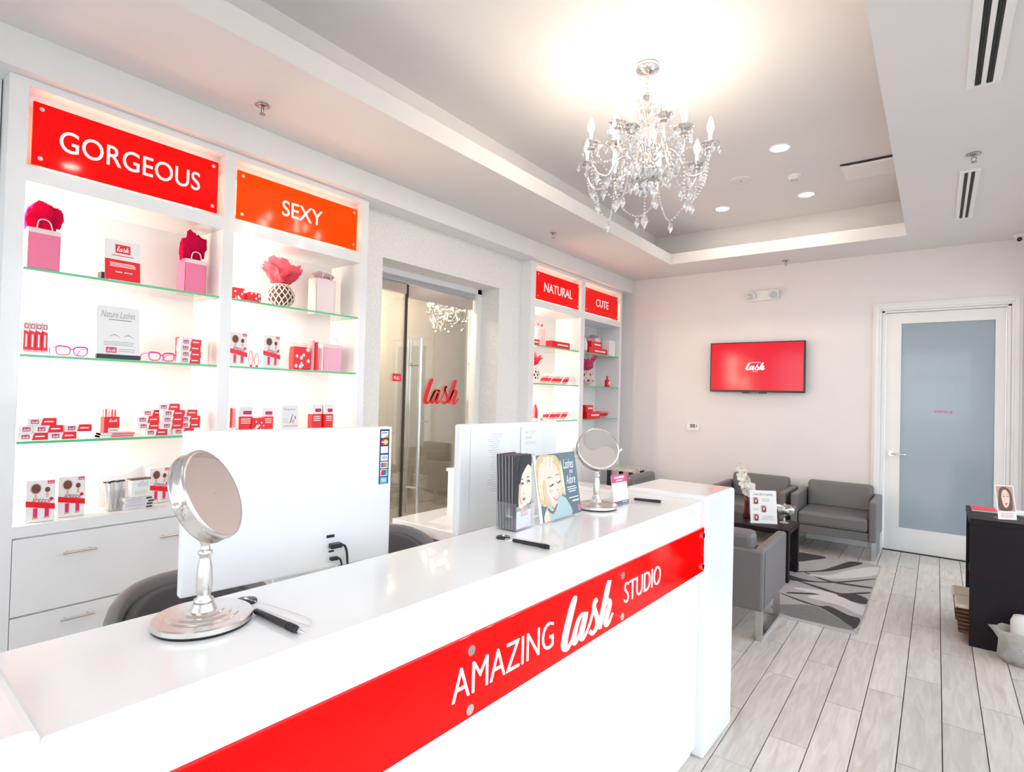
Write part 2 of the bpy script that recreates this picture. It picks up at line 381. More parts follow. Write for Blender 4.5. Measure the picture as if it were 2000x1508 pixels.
FROST = mat('frosted_glass', (.33, .40, .45), .16, coat=.4)
MB().box(GX0, GX1, D+.045, D+.055, GZ0, GZ1).build('frosted_panel', FROST, d1)
add_text(MB(), 'OFFICE', FY(-.018, D+.0445, 1.385), .140, .024, bold=.01).build('lettering', PRP, d1)
hd = MB().cyl((LX0+.06, D+.03, .965), (LX0+.06, D+.018, .965), .028, n=20).cyl((LX0+.06, D+.02, .965), (LX0+.06, D-.03, .965), .011)
hd.tube([(LX0+.06, D-.03, .965), (LX0+.10, D-.036, .967), (LX0+.16, D-.032, .966), (LX0+.185, D-.03, .964)], [.011, .010, .009, .008])
hd.build('lever_handle', CHROME, d1)
MB().box(LX0, LX1, D+.02, D+.09, 0, .008).build('threshold', BLACK, d1)

# ---------------------------------------------------------------- glass door
d2 = struct(bpy.data.objects.new('door_2', None), 'glass corridor door with tall chrome pull and red script logo'); COL.objects.link(d2)
GXp = -3.66; fz = 2.43
f2 = MB().box(-3.72, -3.60, OY0, OY0+.045, 0, OZ).box(-3.72, -3.60, OY1-.06, OY1, 0, OZ).box(-3.72, -3.60, OY0, OY1, fz, OZ)
f2.build('frame', TRIMW, d2, bevel=.003)
MB().box(GXp-.006, GXp+.006, OY0+.045, 3.295, .0, 2.385).build('fixed_pane', DOORG, d2)
MB().box(GXp-.006, GXp+.006, 3.31, 4.135, .01, 2.375).build('door_pane', DOORG, d2)
MB().box(GXp-.018, GXp+.018, 3.31, 4.15, 2.275, 2.38).build('top_rail', mat('polished_rail', (.72, .66, .62), .15, 1.0), d2)
MB().box(GXp-.018, GXp+.018, OY0+.045, 3.285, 2.30, 2.385).build('fixed_rail', MT['polished_rail'], d2)
MB().box(GXp-.02, GXp+.02, OY0+.04, 4.17, 2.388, 2.43).build('head_channel', mat('grey_channel', (.45, .45, .46), .4), d2)
MB().box(GXp-.009, GXp+.009, 3.293, 3.311, 0, 2.385).build('dark_edge', mat('bronze_edge', (.05, .03, .02), .4), d2)
pl = MB()
for dx in (.065, -.065):
    pl.cyl((GXp+dx, 3.425, .40), (GXp+dx, 3.425, 1.925), .016, n=14)
pl.cyl((GXp-.07, 3.425, .62), (GXp+.07, 3.425, .62), .014).cyl((GXp-.07, 3.425, 1.70), (GXp+.07, 3.425, 1.70), .014)
pl.build('pull_handle', CHROME, d2)
lg = MB(); M2 = FX(GXp+.0065, 3.53, 1.352); add_script(lg, M2, .455, .24, n=6)
lg.build('script_logo', PRR, d2)
add_text(MB(), 'AMAZING', FX(GXp+.0065, 3.66, 1.555), .24, .022, spacing=1.5).build('small_lettering', PRL, d2); add_text(MB(), 'STUDIO', FX(GXp+.0065, 3.69, 1.285), .13, .022, spacing=1.1).build('small_lettering', PRL, d2)
st = MB(); MS = FX(GXp+.0065, 3.165, 1.545); rect(st, MS, 0, .095, 0, .066, 0); add_text(st, 'PULL', FX(GXp+.0068, 3.18, 1.56), .065, .03, 1, bold=.02)
st.build('sticker', [PRR, PRW], d2)

# ================================================================== display cabinets
def cabinet(name, label, ya, yb, bays, sign_texts, lit):
    """a tall built-in display cabinet with two glazed-shelf bays over drawers"""
    root = thing(name, label, 'cabinet', (XS, ya, 0))
    P = Vector((XS, ya, 0)); mb = MB(); T = .36
    def b(x0, x1, y0, y1, z0, z1, m=0): mb.box(x0-P.x, x1-P.x, y0-P.y, y1-P.y, z0, z1, m)
    XB = XS-T
    b(XB, XS-.001, ya, bays[0][0], 0, 2.819); b(XB, XS-.001, bays[-1][1], yb, 0, 2.819)
    for i in range(len(bays)-1): b(XB, XS-.001, bays[i][1], bays[i+1][0], 0, 2.819)
    for (y0, y1) in bays:
        b(XB, XS-.001, y0, y1, 2.785, 2.819); b(XB, XS-.001, y0, y1, 2.359, 2.43)
        b(XB, XB+.02, y0, y1, .812, 2.36); b(XB, XS-.08, y0, y1, 2.43, 2.785)
        b(XB, XS-.001, y0, y1, .760, .812); b(XB, XS-.02, y0, y1, .09, .76); b(XB, XS-.05, y0, y1, 0, .09)
    mb.build('carcass', WHITE, root)
    for bi, (y0, y1) in enumerate(bays):
        for zt in (1.976, 1.583, 1.190):
            g = MB().box(XB+.03-P.x, XS-.012-P.x, y0+.004-P.y, y1-.004-P.y, zt-.012, zt, 0, mf={1: 1})
            g.build('glass_shelf', [GLASS, GREEN], root)
            for yy in (y0+.006, y1-.006):
                for xx in (XS-.05, XB+.06): MB().cyl((xx-P.x, yy-P.y, zt-.020), (xx-P.x, yy-P.y, zt-.012), .005, n=8).build('shelf_pin', CHROME, root)
        for z0, z1 in ((.41, .752), (.10, .402)):
            dr = MB().box(XS-.02-P.x, XS-P.x, y0+.003-P.y, y1-.003-P.y, z0, z1).build('drawer', WHITE, root, bevel=.0015)
            hh = z0+.255
            for fr in (.28, .75):
                yc = y0+(y1-y0)*fr - P.y
                h = MB().cyl((.032, yc-.066, hh), (.032, yc+.066, hh), .006, n=10)
                for q in (-.045, .045): h.cyl((0, yc+q, hh), (.032, yc+q, hh), .0045, n=8)
                h.build('handle', STEEL, dr)
        # warm strips: hidden on each bay's near side; rear one added to brighten the bay
        if lit[bi]: MB().box(XS-.085-P.x, XS-.070-P.x, y0+.001-P.y, y0+.006-P.y, .83, 2.34).build('led_strip', LEDM, root)
        if lit[bi]: MB().box(XB+.025-P.x, XB+.040-P.x, y0+.001-P.y, y0+.006-P.y, .83, 2.35).build('led_strip', LEDM, root)
        s0, s1, mt, txt, tw, th = sign_texts[bi]
        sg = MB().box(-.022, -.012, s0-P.y, s1-P.y, 2.443, 2.73).build('sign_panel', mt, root, bevel=.001)
        tm = MB(); add_text(tm, txt, FX(-.0118, (s0+s1)/2-tw/2-P.y, 2.587-th/2), tw, th, bold=.004, depth=.004)
        tm.build('lettering', SIGNW, sg)
        for yy in (s0+.03, s1-.03):
            for zz in (2.475, 2.70): MB().cyl((-.075, yy-P.y, zz), (-.006, yy-P.y, zz), .010, n=12).build('standoff', CHROME, sg)
        for (a_, b_, za_, zb_) in ((s0+.05, s1-.05, 2.70, 2.71), (s0+.05, s1-.05, 2.46, 2.47), (s0+.04, s0+.05, 2.47, 2.70), (s1-.05, s1-.04, 2.47, 2.70)):
            MB().box(-.070, -.060, a_-P.y, b_-P.y, za_, zb_).build('sign_led_strip', LEDS, root)
    return root
cabinet('display_cabinet', 'white built-in display cabinet with GORGEOUS and SEXY signs', .604, 2.562, [(.672, 1.544), (1.606, 2.507)],
        [(.690, 1.511, RED, 'GORGEOUS', .625, .100), (1.622, 2.471, RED_BACKLIT, 'SEXY', .285, .098)], (1, 1))
cabinet('display_cabinet', 'white built-in display cabinet with NATURAL and CUTE signs', 4.585, 6.635, [(4.673, 5.589), (5.679, 6.582)],
        [(4.690, 5.547, RED, 'NATURAL', .56, .096), (5.690, 6.528, RED, 'CUTE', .315, .092)], (1, 0))

# ================================================================== reception counter
TH = math.radians(1.8); CO = Vector((-.826, .20, 0))
CN = thing('reception_counter', 'long white glossy reception counter with red sign on its front', 'counter', CO, -TH)
ZT = 1.04; LEN = 2.12                       # local: x towards the room, y along the counter
MB().box(-.325, 0, 0, LEN, .985, ZT).build('counter_top', WHITE, CN, bevel=.008)
MB().box(-.30, -.012, 0, LEN, .04, .985).build('front_panel', WHITE, CN)
MB().box(-.28, -.03, 0, LEN, 0, .04).build('plinth', WHITE, CN)
MB().box(-.345, .022, LEN, LEN+.345, 0, 1.062).build('end_block', WHITE, CN, bevel=.012)
MB().box(-.345, .022, -.36, 0, 0, 1.062).build('end_block', WHITE, CN, bevel=.012)
sg = MB().box(.022, .031, .02, LEN-.062, .778, .950).build('sign_panel', RED, CN, bevel=.001)
add_text(MB(), 'AMAZING', FX(.0312, .650, .828), .357, .066, bold=-.012, depth=.003).build('lettering', SIGNW, sg)
add_text(MB(), 'STUDIO', FX(.0312, 1.385, .832), .258, .062, bold=-.012, depth=.003).build('lettering', SIGNW, sg)
add_script(MB(), FX(.0312, 1.045, .796), .268, .135, n=8, depth=.003).build('script_lettering', SIGNW, sg)
for yy in (.02+.03, .70, 1.365, LEN-.085):
    for zz in (.80, .922): MB().cyl((-.012, yy, zz), (.038, yy, zz), .011, n=14).build('standoff', CHROME, sg)
for z_ in (.785, .93): MB().box(-.010, -.002, .06, LEN-.09, z_, z_+.01).build('led_strip', LEDC, CN)

t = thing('corridor_fill_light', 'square white light panel added to brighten the corridor behind the glass door', 'ceiling light', (-4.35, 3.75, 2.70))
MB().box(-.32, .32, -.32, .32, -.02, -.001).build('frame', TRIMW, t); MB().box(-.29, .29, -.29, .29, -.024, -.0205).build('diffuser', emis('panel_glow', (1, .88, .74), 42.0), t)  # panel added to brighten the dark corridor, at its bright ceiling patch
# ================================================================== ceiling and wall fixtures
def chandelier_parts(root):
    """crystal chandelier hanging below its origin on the ceiling"""
    SIL = mat('silver_metal', (.78, .76, .74), .16, 1.0)
    prof = [(.001, 0), (.066, 0), (.070, -.012), (.066, -.030), (.030, -.042), (.012, -.050), (.001, -.052)]
    MB().lathe(prof, 28).build('canopy', SIL, root)
    for i in range(4):
        z = -.062-.030*i; P = [(.009*math.cos(t), 0, z+.018*math.sin(t)) if i % 2 else (0, .009*math.cos(t), z+.018*math.sin(t)) for t in [2*math.pi*k/12 for k in range(12)]]
        MB().tube(P, .003, 5, closed=True).build('chain_link', SIL, root)
    body = [(.001, -.165), (.022, -.170), (.026, -.185), (.012, -.20), (.018, -.24), (.030, -.27), (.018, -.30), (.014, -.38), (.034, -.42), (.040, -.45), (.020, -.48),
            (.016, -.53), (.045, -.56), (.058, -.60), (.062, -.625), (.050, -.66), (.020, -.685), (.012, -.71), (.001, -.715)]
    MB().lathe(body, 20).build('stem', SIL, root)
    MB().lathe([(.001, -.545), (.070, -.555), (.092, -.60), (.085, -.65), (.05, -.685), (.001, -.69)], 20).build('crystal_bowl', CRYST, root)
    drop = MB().lathe([(.001, 0), (.006, -.006), (.012, -.018), (.016, -.034), (.001, -.062)], 6, sm=False)
    dv = (drop.v, drop.f, drop.m, drop.s)
    def drop_at(p, par, sc=1.0):
        o = drop_at.o
        if o is None:
            o = drop_at.o = drop.build('crystal_drop', CRYST, par)
        else:
            o = o.copy(); COL.objects.link(o); o.parent = par
        o.location = p; o.scale = (sc,)*3
    drop_at.o = None
    def beads(P, par, n):
        mb = MB(); L = spline(P, 16)
        tot = [0]
        for a, b in zip(L, L[1:]): tot.append(tot[-1]+(Vector(b)-Vector(a)).length)
        j = 0
        for i in range(n):
            s = tot[-1]*i/(n-1)
            while j < len(tot)-2 and tot[j+1] < s: j += 1
            t = (s-tot[j])/max(1e-6, tot[j+1]-tot[j]); p = Vector(L[j]).lerp(Vector(L[j+1]), t); mb.ball(p, .0070, 6, 4)
        o = mb.build('bead_strand', CRYST, par, smooth=False); o['kind'] = 'stuff'
    # scrolls round the top of the stem
    for k in range(6):
        a = 2*math.pi*k/6+.3; ca, sa = math.cos(a), math.sin(a)
        P = spline([(.02, -.36), (.07, -.30), (.085, -.22), (.055, -.19), (.035, -.22), (.05, -.25)], 5)
        MB().tube([(r*ca, r*sa, z) for r, z in P], .0035, 6).build('scroll', SIL, root)
        drop_at((.085*ca, .085*sa, -.235), root, .8)
    ends = []
    tiers = [(8, .355, -.545, .20, -.62), (5, .215, -.42, .55, -.50)]
    for ti, (n, R, zc, ph, z0) in enumerate(tiers):
        for k in range(n):
            a = 2*math.pi*k/n+ph; ca, sa = math.cos(a), math.sin(a)
            P = spline([(.03, z0), (R*.28, z0+.10), (R*.48, z0+.085), (R*.66, zc-.125), (R*.86, zc-.135), (R*.98, zc-.07), (R, zc)], 5)
            arm = MB().tube([(r*ca, r*sa, z) for r, z in P], .0055, 7).build('arm', SIL, root)
            T = Matrix.Translation((R*ca, R*sa, zc))
            MB().lathe([(.004, -.012), (.024, -.006), (.026, .0), (.010, .004), (.009, .012)], 14, M=T).build('candle_cup', SIL, arm)
            MB().lathe([(.010, .0), (.034, .008), (.050, .022), (.053, .026), (.034, .013), (.010, .005)], 16, M=T).build('glass_dish', CRYST, arm)
            MB().lathe([(.0095, .010), (.0095, .085), (.001, .086)], 12, M=T).build('candle_sleeve', mat('candle_white', (.75, .72, .70), .5), arm)
            MB().lathe([(.007, .085), (.015, .098), (.0195, .116), (.016, .140), (.007, .164), (.001, .178)], 12, M=T).build('bulb', BULBM, arm)
            for q in range(4):
                b = a+q*math.pi/2+.4; drop_at((R*ca+.05*math.cos(b), R*sa+.05*math.sin(b), zc+.015), root, .95 if q % 2 else .75)
            if ti == 0: ends.append((R*ca, R*sa, zc, a))
    n = len(ends)
    for k in range(n):
        x0, y0, z0, a0 = ends[k]; x1, y1, z1, a1 = ends[(k+1) % n]; m = ((x0+x1)/2, (y0+y1)/2)
        s = .82; zz = z0-.30 if k % 2 else z0-.25
        mid = (m[0]*s, m[1]*s, zz)
        beads([(x0, y0, z0-.01), (x0*.72+mid[0]*.28, y0*.72+mid[1]*.28, z0-.17), mid, (x1*.72+mid[0]*.28, y1*.72+mid[1]*.28, z1-.17), (x1, y1, z1-.01)], root, 34)
        drop_at((mid[0], mid[1], zz-.008), root, 1.15)
        x2, y2 = .075*math.cos(a0), .075*math.sin(a0)
        beads([(x0*.9, y0*.9, z0-.02), (x0*.6, y0*.6, z0-.13), (x2, y2, -.60)], root, 16)
    for k in range(n):
        x0, y0, z0, a0 = ends[k]
        beads([(.06*math.cos(a0), .06*math.sin(a0), -.26), (x0*.45, y0*.45, -.50), (x0*.95, y0*.95, z0+.03)], root, 26)
        for f, dz in ((.45, -.145), (.70, -.20), (.88, -.19)): drop_at((x0*f, y0*f, z0+dz+.06), root, 1.2)
    for k in range(12):
        a = 2*math.pi*k/12+.1; drop_at((.13*math.cos(a), .13*math.sin(a), -.50-.06*(k % 3)), root, 1.1)
    for k in range(8):
        a = 2*math.pi*k/8; drop_at((.088*math.cos(a), .088*math.sin(a), -.61), root, 1.1); drop_at((.05*math.cos(a+.3), .05*math.sin(a+.3), -.68), root, 1.2)
    beads([(0, 0, -.71), (0, 0, -.79), (0, 0, -.86)], root, 9); drop_at((0, 0, -.865), root, 1.5)
ch = thing('chandelier', 'large silver crystal chandelier hanging from the tray ceiling above the counter', 'chandelier', (-1.364, 3.033, ZU))
chandelier_parts(ch)
ch2 = dup(ch, (-4.35, 4.56, 2.70), .4, 'small crystal chandelier in the corridor seen through the glass door', scale=.62)

def downlight(x, y, z, label, group=None, r=.078):
    t = thing('downlight', label, 'downlight', (x, y, z), 0, group)
    MB().lathe([(r*.74, 0), (r*.78, -.004), (r, -.006), (r*1.04, -.002), (r*1.04, 0)], 28).build('trim_ring', TRIMW, t)
    MB().lathe([(.001, -.0025), (r*.75, -.0025)], 28).build('lens', DLM, t)
downlight(-.978, 4.602, ZU, 'round downlight in the tray ceiling by the square access hatch')
downlight(-.992, 5.779, ZU, 'round downlight in the tray ceiling straight out from the office door')
downlight(-1.753, 5.770, ZU, 'round downlight in the tray ceiling nearest the CUTE sign')
for (x, y) in ((-.36, 1.58), (-1.75, -.4), (-.95, -.4)):
    downlight(x, y, ZU, 'round downlight in the tray ceiling over the front of the shop', 'downlights over the front of the shop')
def sprinkler(x, y, z, label):
    t = thing('sprinkler', label, 'sprinkler', (x, y, z)); t.scale = (1.08,)*3
    MB().lathe([(.001, -.001), (.030, -.001), (.034, -.006), (.022, -.010), (.010, -.012), (.001, -.012)], 20).build('escutcheon', mat('dark_chrome', (.45, .42, .42), .15, 1.0), t)
    m = MB().cyl((0, 0, -.012), (0, 0, -.022), .007).tube([(-.010, 0, -.020), (-.011, 0, -.035), (-.002, 0, -.046)], .002, 6).tube([(.010, 0, -.020), (.011, 0, -.035), (.002, 0, -.046)], .002, 6)
    m.build('frame_arms', mat('dark_chrome', (.45, .42, .42), .15, 1.0), t)
    MB().lathe([(.001, -.046), (.014, -.046), (.015, -.049), (.001, -.050)], 14).build('deflector', mat('dark_chrome', (.45, .42, .42), .15, 1.0), t)
sprinkler(-2.923, 1.57, ZC, 'chrome sprinkler head on the soffit over the GORGEOUS sign')
sprinkler(-2.896, 4.408, ZC, 'chrome sprinkler head on the soffit near the NATURAL sign')
sprinkler(-1.323, 6.613, ZC, 'chrome sprinkler head on the soffit above the television')
sprinkler(.161, 4.358, ZC, 'chrome sprinkler head beside the short ceiling air vent')
def vent(x0, x1, y0, y1, label):
    t = thing('ceiling_vent', label, 'vent', ((x0+x1)/2, (y0+y1)/2, ZC)); hx, hy = (x1-x0)/2, (y1-y0)/2; e = .016
    MB().box(-hx, -hx*.52, -hy+e, hy-e, -.010, 0).box(hx*.52, hx, -hy+e, hy-e, -.010, 0).box(-hx*.14, hx*.14, -hy+e, hy-e, -.010, 0).box(-hx, hx, -hy, -hy+e, -.010, 0).box(-hx, hx, hy-e, hy, -.010, 0).build('frame', TRIMW, t)
    MB().box(-hx*.52, hx*.52, -hy+e, hy-e, -.0025, -.0015).build('dark_throat', BLACK, t)
    for s in (-1, 1):
        for q in (.27, .40):
            MB().box(s*hx*q-.0022, s*hx*q+.0022, -hy+e, hy-e, -.009, -.003).build('blade', mat('dark_blade', (.02, .02, .02), .6), t)
vent(.093, .222, 2.25, 3.43, 'long white linear air vent with two dark slots in the ceiling')
vent(.100, .208, 4.648, 5.80, 'white linear air vent with two dark slots next to a sprinkler')
t = thing('smoke_detector', 'small round white smoke detector on the tray ceiling', 'detector', (-.992, 5.239, ZU))
MB().lathe([(.001, -.038), (.030, -.038), (.042, -.030), (.048, -.016), (.055, -.012), (.056, 0)], 24).build('housing', TRIMW, t)
MB().lathe([(.020, -.0385), (.024, -.041), (.028, -.0385)], 20).build('sensor_ring', PRG, t)
t = thing('ceiling_speaker', 'flat round white ceiling speaker with a tiny dark centre', 'speaker', (-1.395, 5.098, ZU))
MB().lathe([(.001, -.008), (.085, -.008), (.095, -.003), (.095, 0)], 30).build('grille', CEILP, t)
MB().lathe([(.001, -.011), (.006, -.010), (.007, -.008)], 10).build('centre_cap', PRK, t)
t = thing('access_hatch', 'square white access hatch hanging slightly open in the tray ceiling', 'hatch', (-.40, 5.20, ZU))
MB().box(-.245, .16, 0, .36, -.018, -.006, M=Matrix.Rotation(.04, 4, 'X') @ Matrix.Translation((0, 0, -.012))).build('panel', TRIMW, t)
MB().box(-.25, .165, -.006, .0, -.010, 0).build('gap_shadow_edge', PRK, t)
# security camera
t = thing('security_camera', 'small black and white dome camera under the ceiling above the office door', 'camera', (.575, 6.62, ZC))
MB().lathe([(.001, 0), (.050, 0), (.052, -.018), (.040, -.032), (.001, -.034)], 24).build('mount', TRIMW, t)
MB().ball((0, 0, -.040), .034, 16, 10).build('eyeball', TRIMW, t); MB().cyl((-.01, -.02, -.045), (-.016, -.048, -.058), .019, .017, 16).build('lens', BLACK, t)
# emergency light
t = thing('emergency_light', 'white twin-head emergency light on the wall above the television', 'emergency light', (-1.587, D, 2.655))
MB().box(-.165, .165, -.045, 0, -.062, .062).build('housing', TRIMW, t, bevel=.015)
for sx in (-1, 1):
    T = Matrix.Translation((sx*.105, -.045, 0)) @ Matrix.Rotation(math.pi/2+.25, 4, 'X') @ Matrix.Rotation(sx*.35, 4, 'Y')
    hd = MB().lathe([(.001, 0), (.034, 0), (.046, .02), (.046, .05), (.038, .052)], 22, M=T).build('lamp_head', TRIMW, t)
    MB().lathe([(.001, .046), (.038, .051)], 22, M=T).build('lens', mat('lens_grey', (.55, .55, .56), .15), hd)
    MB().lathe([(.014, .050), (.017, .054), (.020, .050)], 18, M=T).build('reflector_ring', CHROME, hd)
# thermostat
t = thing('thermostat', 'small white wall thermostat with a grey display', 'thermostat', (-2.362, D, 1.122))
MB().box(-.076, .076, -.022, 0, -.045, .045).build('case', TRIMW, t, bevel=.006)
MB().box(-.032, .030, -.0235, -.021, -.008, .036).build('display', mat('lcd_grey', (.20, .22, .22), .3), t)
MB().box(.042, .056, -.024, -.021, -.002, .030).build('button', PRG, t)
# television
t = thing('television', 'flat wall television showing a red screen with white script logo', 'television', (-1.64, D-.06, 1.84))
MB().box(-.505, .505, -.025, .02, -.285, .285).build('bezel', BLACK, t, bevel=.004)
MB().box(-.25, .25, .02, .06, -.15, .15).build('wall_mount', BLACK, t)
sc = MB(); rect(sc, FY(0, -.0256, 0), -.490, .490, -.262, .272); scr = sc.build('screen', mat('red_screen', (.25, .0, .01), .12, emit=(.86, .002, .025), es=.85), t)
WS = mat('screen_white', (.8, .8, .8), .3, emit=(1, 1, 1), es=.9)
add_script(MB(), FY(-.105, -.0262, -.035), .205, .088, n=5).build('script_logo', WS, scr)
add_text(MB(), 'AMAZING', FY(-.045, -.0262, .045), .10, .011, spacing=1.3).build('upper_lettering', WS, scr); add_text(MB(), 'STUDIO', FY(-.03, -.0262, -.055), .055, .010).build('lower_lettering', WS, scr)
MB().box(-.14, .12, -.027, .0, -.298, -.28).build('control_bar', BLACK, t); add_text(MB(), 'SAMSUNG', FY(-.05, -.0275, -.293), .09, .010, bold=.01).build('maker_lettering', PRG, t)

# ================================================================== waiting area
# rug
RUG = mat('rug_grey', (.40, .375, .375), .95, var=.18, scale=45, bump=.4)
rg = thing('area_rug', 'grey rug with sweeping charcoal and white curved bands under the coffee table', 'rug', (-.385, 4.185, 0))
MB().box(-1.52, 0, 0, 1.865, .0005, .012).build('pile', RUG, rg)
MB().box(-1.52, 0, -.012, 0, .0005, .010).build('binding', mat('rug_binding', (.55, .53, .52), .9), rg)
RD = mat('rug_charcoal', (.045, .040, .042), .95, var=.3, scale=60); RL = mat('rug_pale', (.62, .59, .585), .95, var=.12, scale=50); RM = mat('rug_mid', (.20, .185, .185), .95, var=.25, scale=60)
bands = [(RD, [(-1.06, 5.99), (-0.96, 6.035), (-0.81, 6.0), (-0.9, 5.81), (-1.0, 5.68)]), (RD, [(-0.94, 5.34), (-0.79, 5.51), (-0.7, 5.76), (-0.62, 6.0), (-0.52, 6.02), (-0.62, 5.74), (-0.75, 5.50), (-0.94, 5.31)]),
         (RD, [(-0.97, 5.18), (-0.82, 5.14), (-0.65, 5.24), (-0.39, 5.575), (-0.39, 5.55), (-0.61, 5.24), (-0.82, 5.09), (-0.94, 5.05)]),
         (RD, [(-0.9, 5.07), (-0.72, 5.02), (-0.58, 4.96), (-0.47, 5.01), (-0.395, 4.95), (-0.395, 4.82), (-0.49, 4.82), (-0.61, 4.91), (-0.76, 4.99)]),
         (RD, [(-0.94, 4.66), (-0.75, 4.58), (-0.65, 4.55), (-0.59, 4.59), (-0.47, 4.49), (-0.395, 4.46), (-0.41, 4.24), (-0.5, 4.37), (-0.64, 4.52), (-0.76, 4.55)]),
         (RM, [(-0.9, 4.35), (-0.82, 4.44), (-0.67, 4.52), (-0.5, 4.36), (-0.41, 4.215), (-0.6, 4.20), (-0.78, 4.20), (-0.91, 4.28)]),
         (RD, [(-0.88, 4.72), (-0.7, 4.84), (-0.57, 4.95), (-0.41, 5.13), (-0.40, 5.10), (-0.56, 4.92), (-0.71, 4.8), (-0.87, 4.69)]), (RD, [(-0.87, 5.36), (-0.69, 5.25), (-0.5, 5.27), (-0.39, 5.29), (-0.39, 5.26), (-0.51, 5.22), (-0.69, 5.21), (-0.86, 5.33)]),
         (RL, [(-.86, 5.30), (-.70, 5.42), (-.58, 5.72), (-.40, 5.98), (-.395, 5.70), (-.55, 5.45), (-.70, 5.30)]), (RL, [(-.88, 4.85), (-.7, 4.93), (-.58, 4.90), (-.66, 4.82)]), (RL, [(-.60, 4.88), (-.45, 4.78), (-.395, 4.75), (-.395, 4.55), (-.55, 4.66), (-.75, 4.70)]),
         (RM, [(-2.2, 5.0), (-1.8, 5.3), (-1.3, 5.2), (-1.2, 5.0), (-1.7, 4.85)]), (RL, [(-2.3, 4.5), (-1.6, 4.7), (-1.1, 4.45), (-1.5, 4.3), (-2.2, 4.25)]), (RD, [(-2.2, 5.9), (-1.7, 5.75), (-1.3, 5.9), (-1.2, 6.0), (-1.8, 6.02)])]
for i, (m, P) in enumerate(bands):
    S = [(x+.385, y-4.185) for x, y, in spline(P, 5, True)]; S = [(min(-.004, max(-1.515, x)), min(1.86, max(.004, y))) for x, y in S]
    MB().prism(S, .0118, .0124+.0001*i, Matrix()).build('pattern_band', m, rg)
# armchairs: leather box frame, cushions, steel sled legs; local +Y is the front, origin at the back left floor corner
def armchair(label):
    t = thing('armchair', label, 'armchair', group=None); W_, Dp = .715, .66
    MB().box(0, W_, 0, .07, .19, .555).build('back_panel', GREYL, t, bevel=.014)
    for x0 in (0, W_-.062): MB().box(x0, x0+.062, .03, Dp, .19, .56).build('arm', GREYL, t, bevel=.016)
    MB().box(.062, W_-.062, .07, Dp-.02, .19, .27).build('seat_frame', GREYL, t, bevel=.006)
    MB().box(.066, W_-.066, .11, Dp, .272, .40).build('seat_cushion', GREYL, t, bevel=.028)
    MB().box(.068, W_-.068, .055, .18, .37, .645, M=Matrix.Translation((0, .06, .37)) @ Matrix.Rotation(.10, 4, 'X') @ Matrix.Translation((0, -.06, -.37))).build('back_cushion', GREYL, t, bevel=.032)
    for x0 in (.012, W_-.047):
        m = MB()
        for (ya, yb, za, zb) in ((.045, .08, 0, .19), (Dp-.155, Dp-.12, 0, .19), (.08, Dp-.155, 0, .022)): m.box(x0, x0+.035, ya, yb, za, zb)
        m.build('sled_leg', mat('satin_steel', (.60, .61, .62), .28, 1.0), t)
    return t
A = armchair('grey leather armchair with its back to the counter, on the rug edge'); A.location = (-1.535, 3.62, 0)
B = dup(A, (-.425, 6.755, 0), math.pi, 'grey leather armchair against the back wall beside the office door')
Cc = dup(A, (-1.187, 6.755, 0), math.pi, 'grey leather armchair against the back wall beneath the television')
Dd = dup(A, (-2.62, 6.00, 0), -math.pi/2, 'grey leather armchair side-on between side table and coffee table')
# coffee table
t = thing('coffee_table', 'low dark espresso coffee table on the rug', 'table', (-1.62, 4.93, .0146))
MB().box(0, .69, 0, .44, .375, .417).build('table_top', ESPRESSO, t, bevel=.002)
for (x, y) in ((0, 0), (.63, 0), (0, .38), (.63, .38)): MB().box(x, x+.06, y, y+.06, 0, .375).build('leg', ESPRESSO, t)
MB().box(.05, .64, .05, .39, .09, .115).build('lower_shelf', ESPRESSO, t)
ZTB = .432
# folded sign on coffee table
t = thing('table_sign', 'white tabletop flyer with three small portrait pictures on the coffee table', 'sign', (-1.235, 5.00, ZTB), .55)
Ms = frame((0, 0, .004), (1, 0, 0), (0, .16, 1))
mb = MB().prism([(0, 0), (.215, 0), (.215, .27), (0, .27)], -.004, 0, Ms).build('sheet', PRW, t)
MB().box(0, .215, -.015, .06, 0, .004).build('foot', ACRYL, t)
add_text(MB(), 'Live Life in Lashes', Ms @ Matrix.Translation((.03, .228, 0)), .155, .020, shear=.3).build('heading', PRK, t)
SK = mat('print_skin', (.80, .52, .42), .5); HR = mat('print_dark_hair', (.10, .05, .03), .5)
for (x, y) in ((.022, .155), (.085, .09), (.022, .018)):
    p = MB(); rect(p, Ms, x, x+.048, y, y+.058, 0); blob(p, Ms, [(x+.012, y+.004), (x+.012, y+.045), (x+.028, y+.052), (x+.042, y+.035), (x+.038, y+.004)], 1, .0006); blob(p, Ms, [(x+.018, y+.022), (x+.02, y+.04), (x+.030, y+.042), (x+.034, y+.026), (x+.026, y+.014)], 2, .0008)
    p.build('portrait_picture', [PRL, HR, SK], t)
p = MB(); lines(p, Ms, .085, .16, (.20, .19, .18), .003, jit=.02); lines(p, Ms, .025, .075, (.105, .115), .003, jit=.01); lines(p, Ms, .085, .20, (.03, .04, .05, .06), .003, jit=.03)
o = p.build('small_print', PRG, t); o['kind'] = 'stuff'
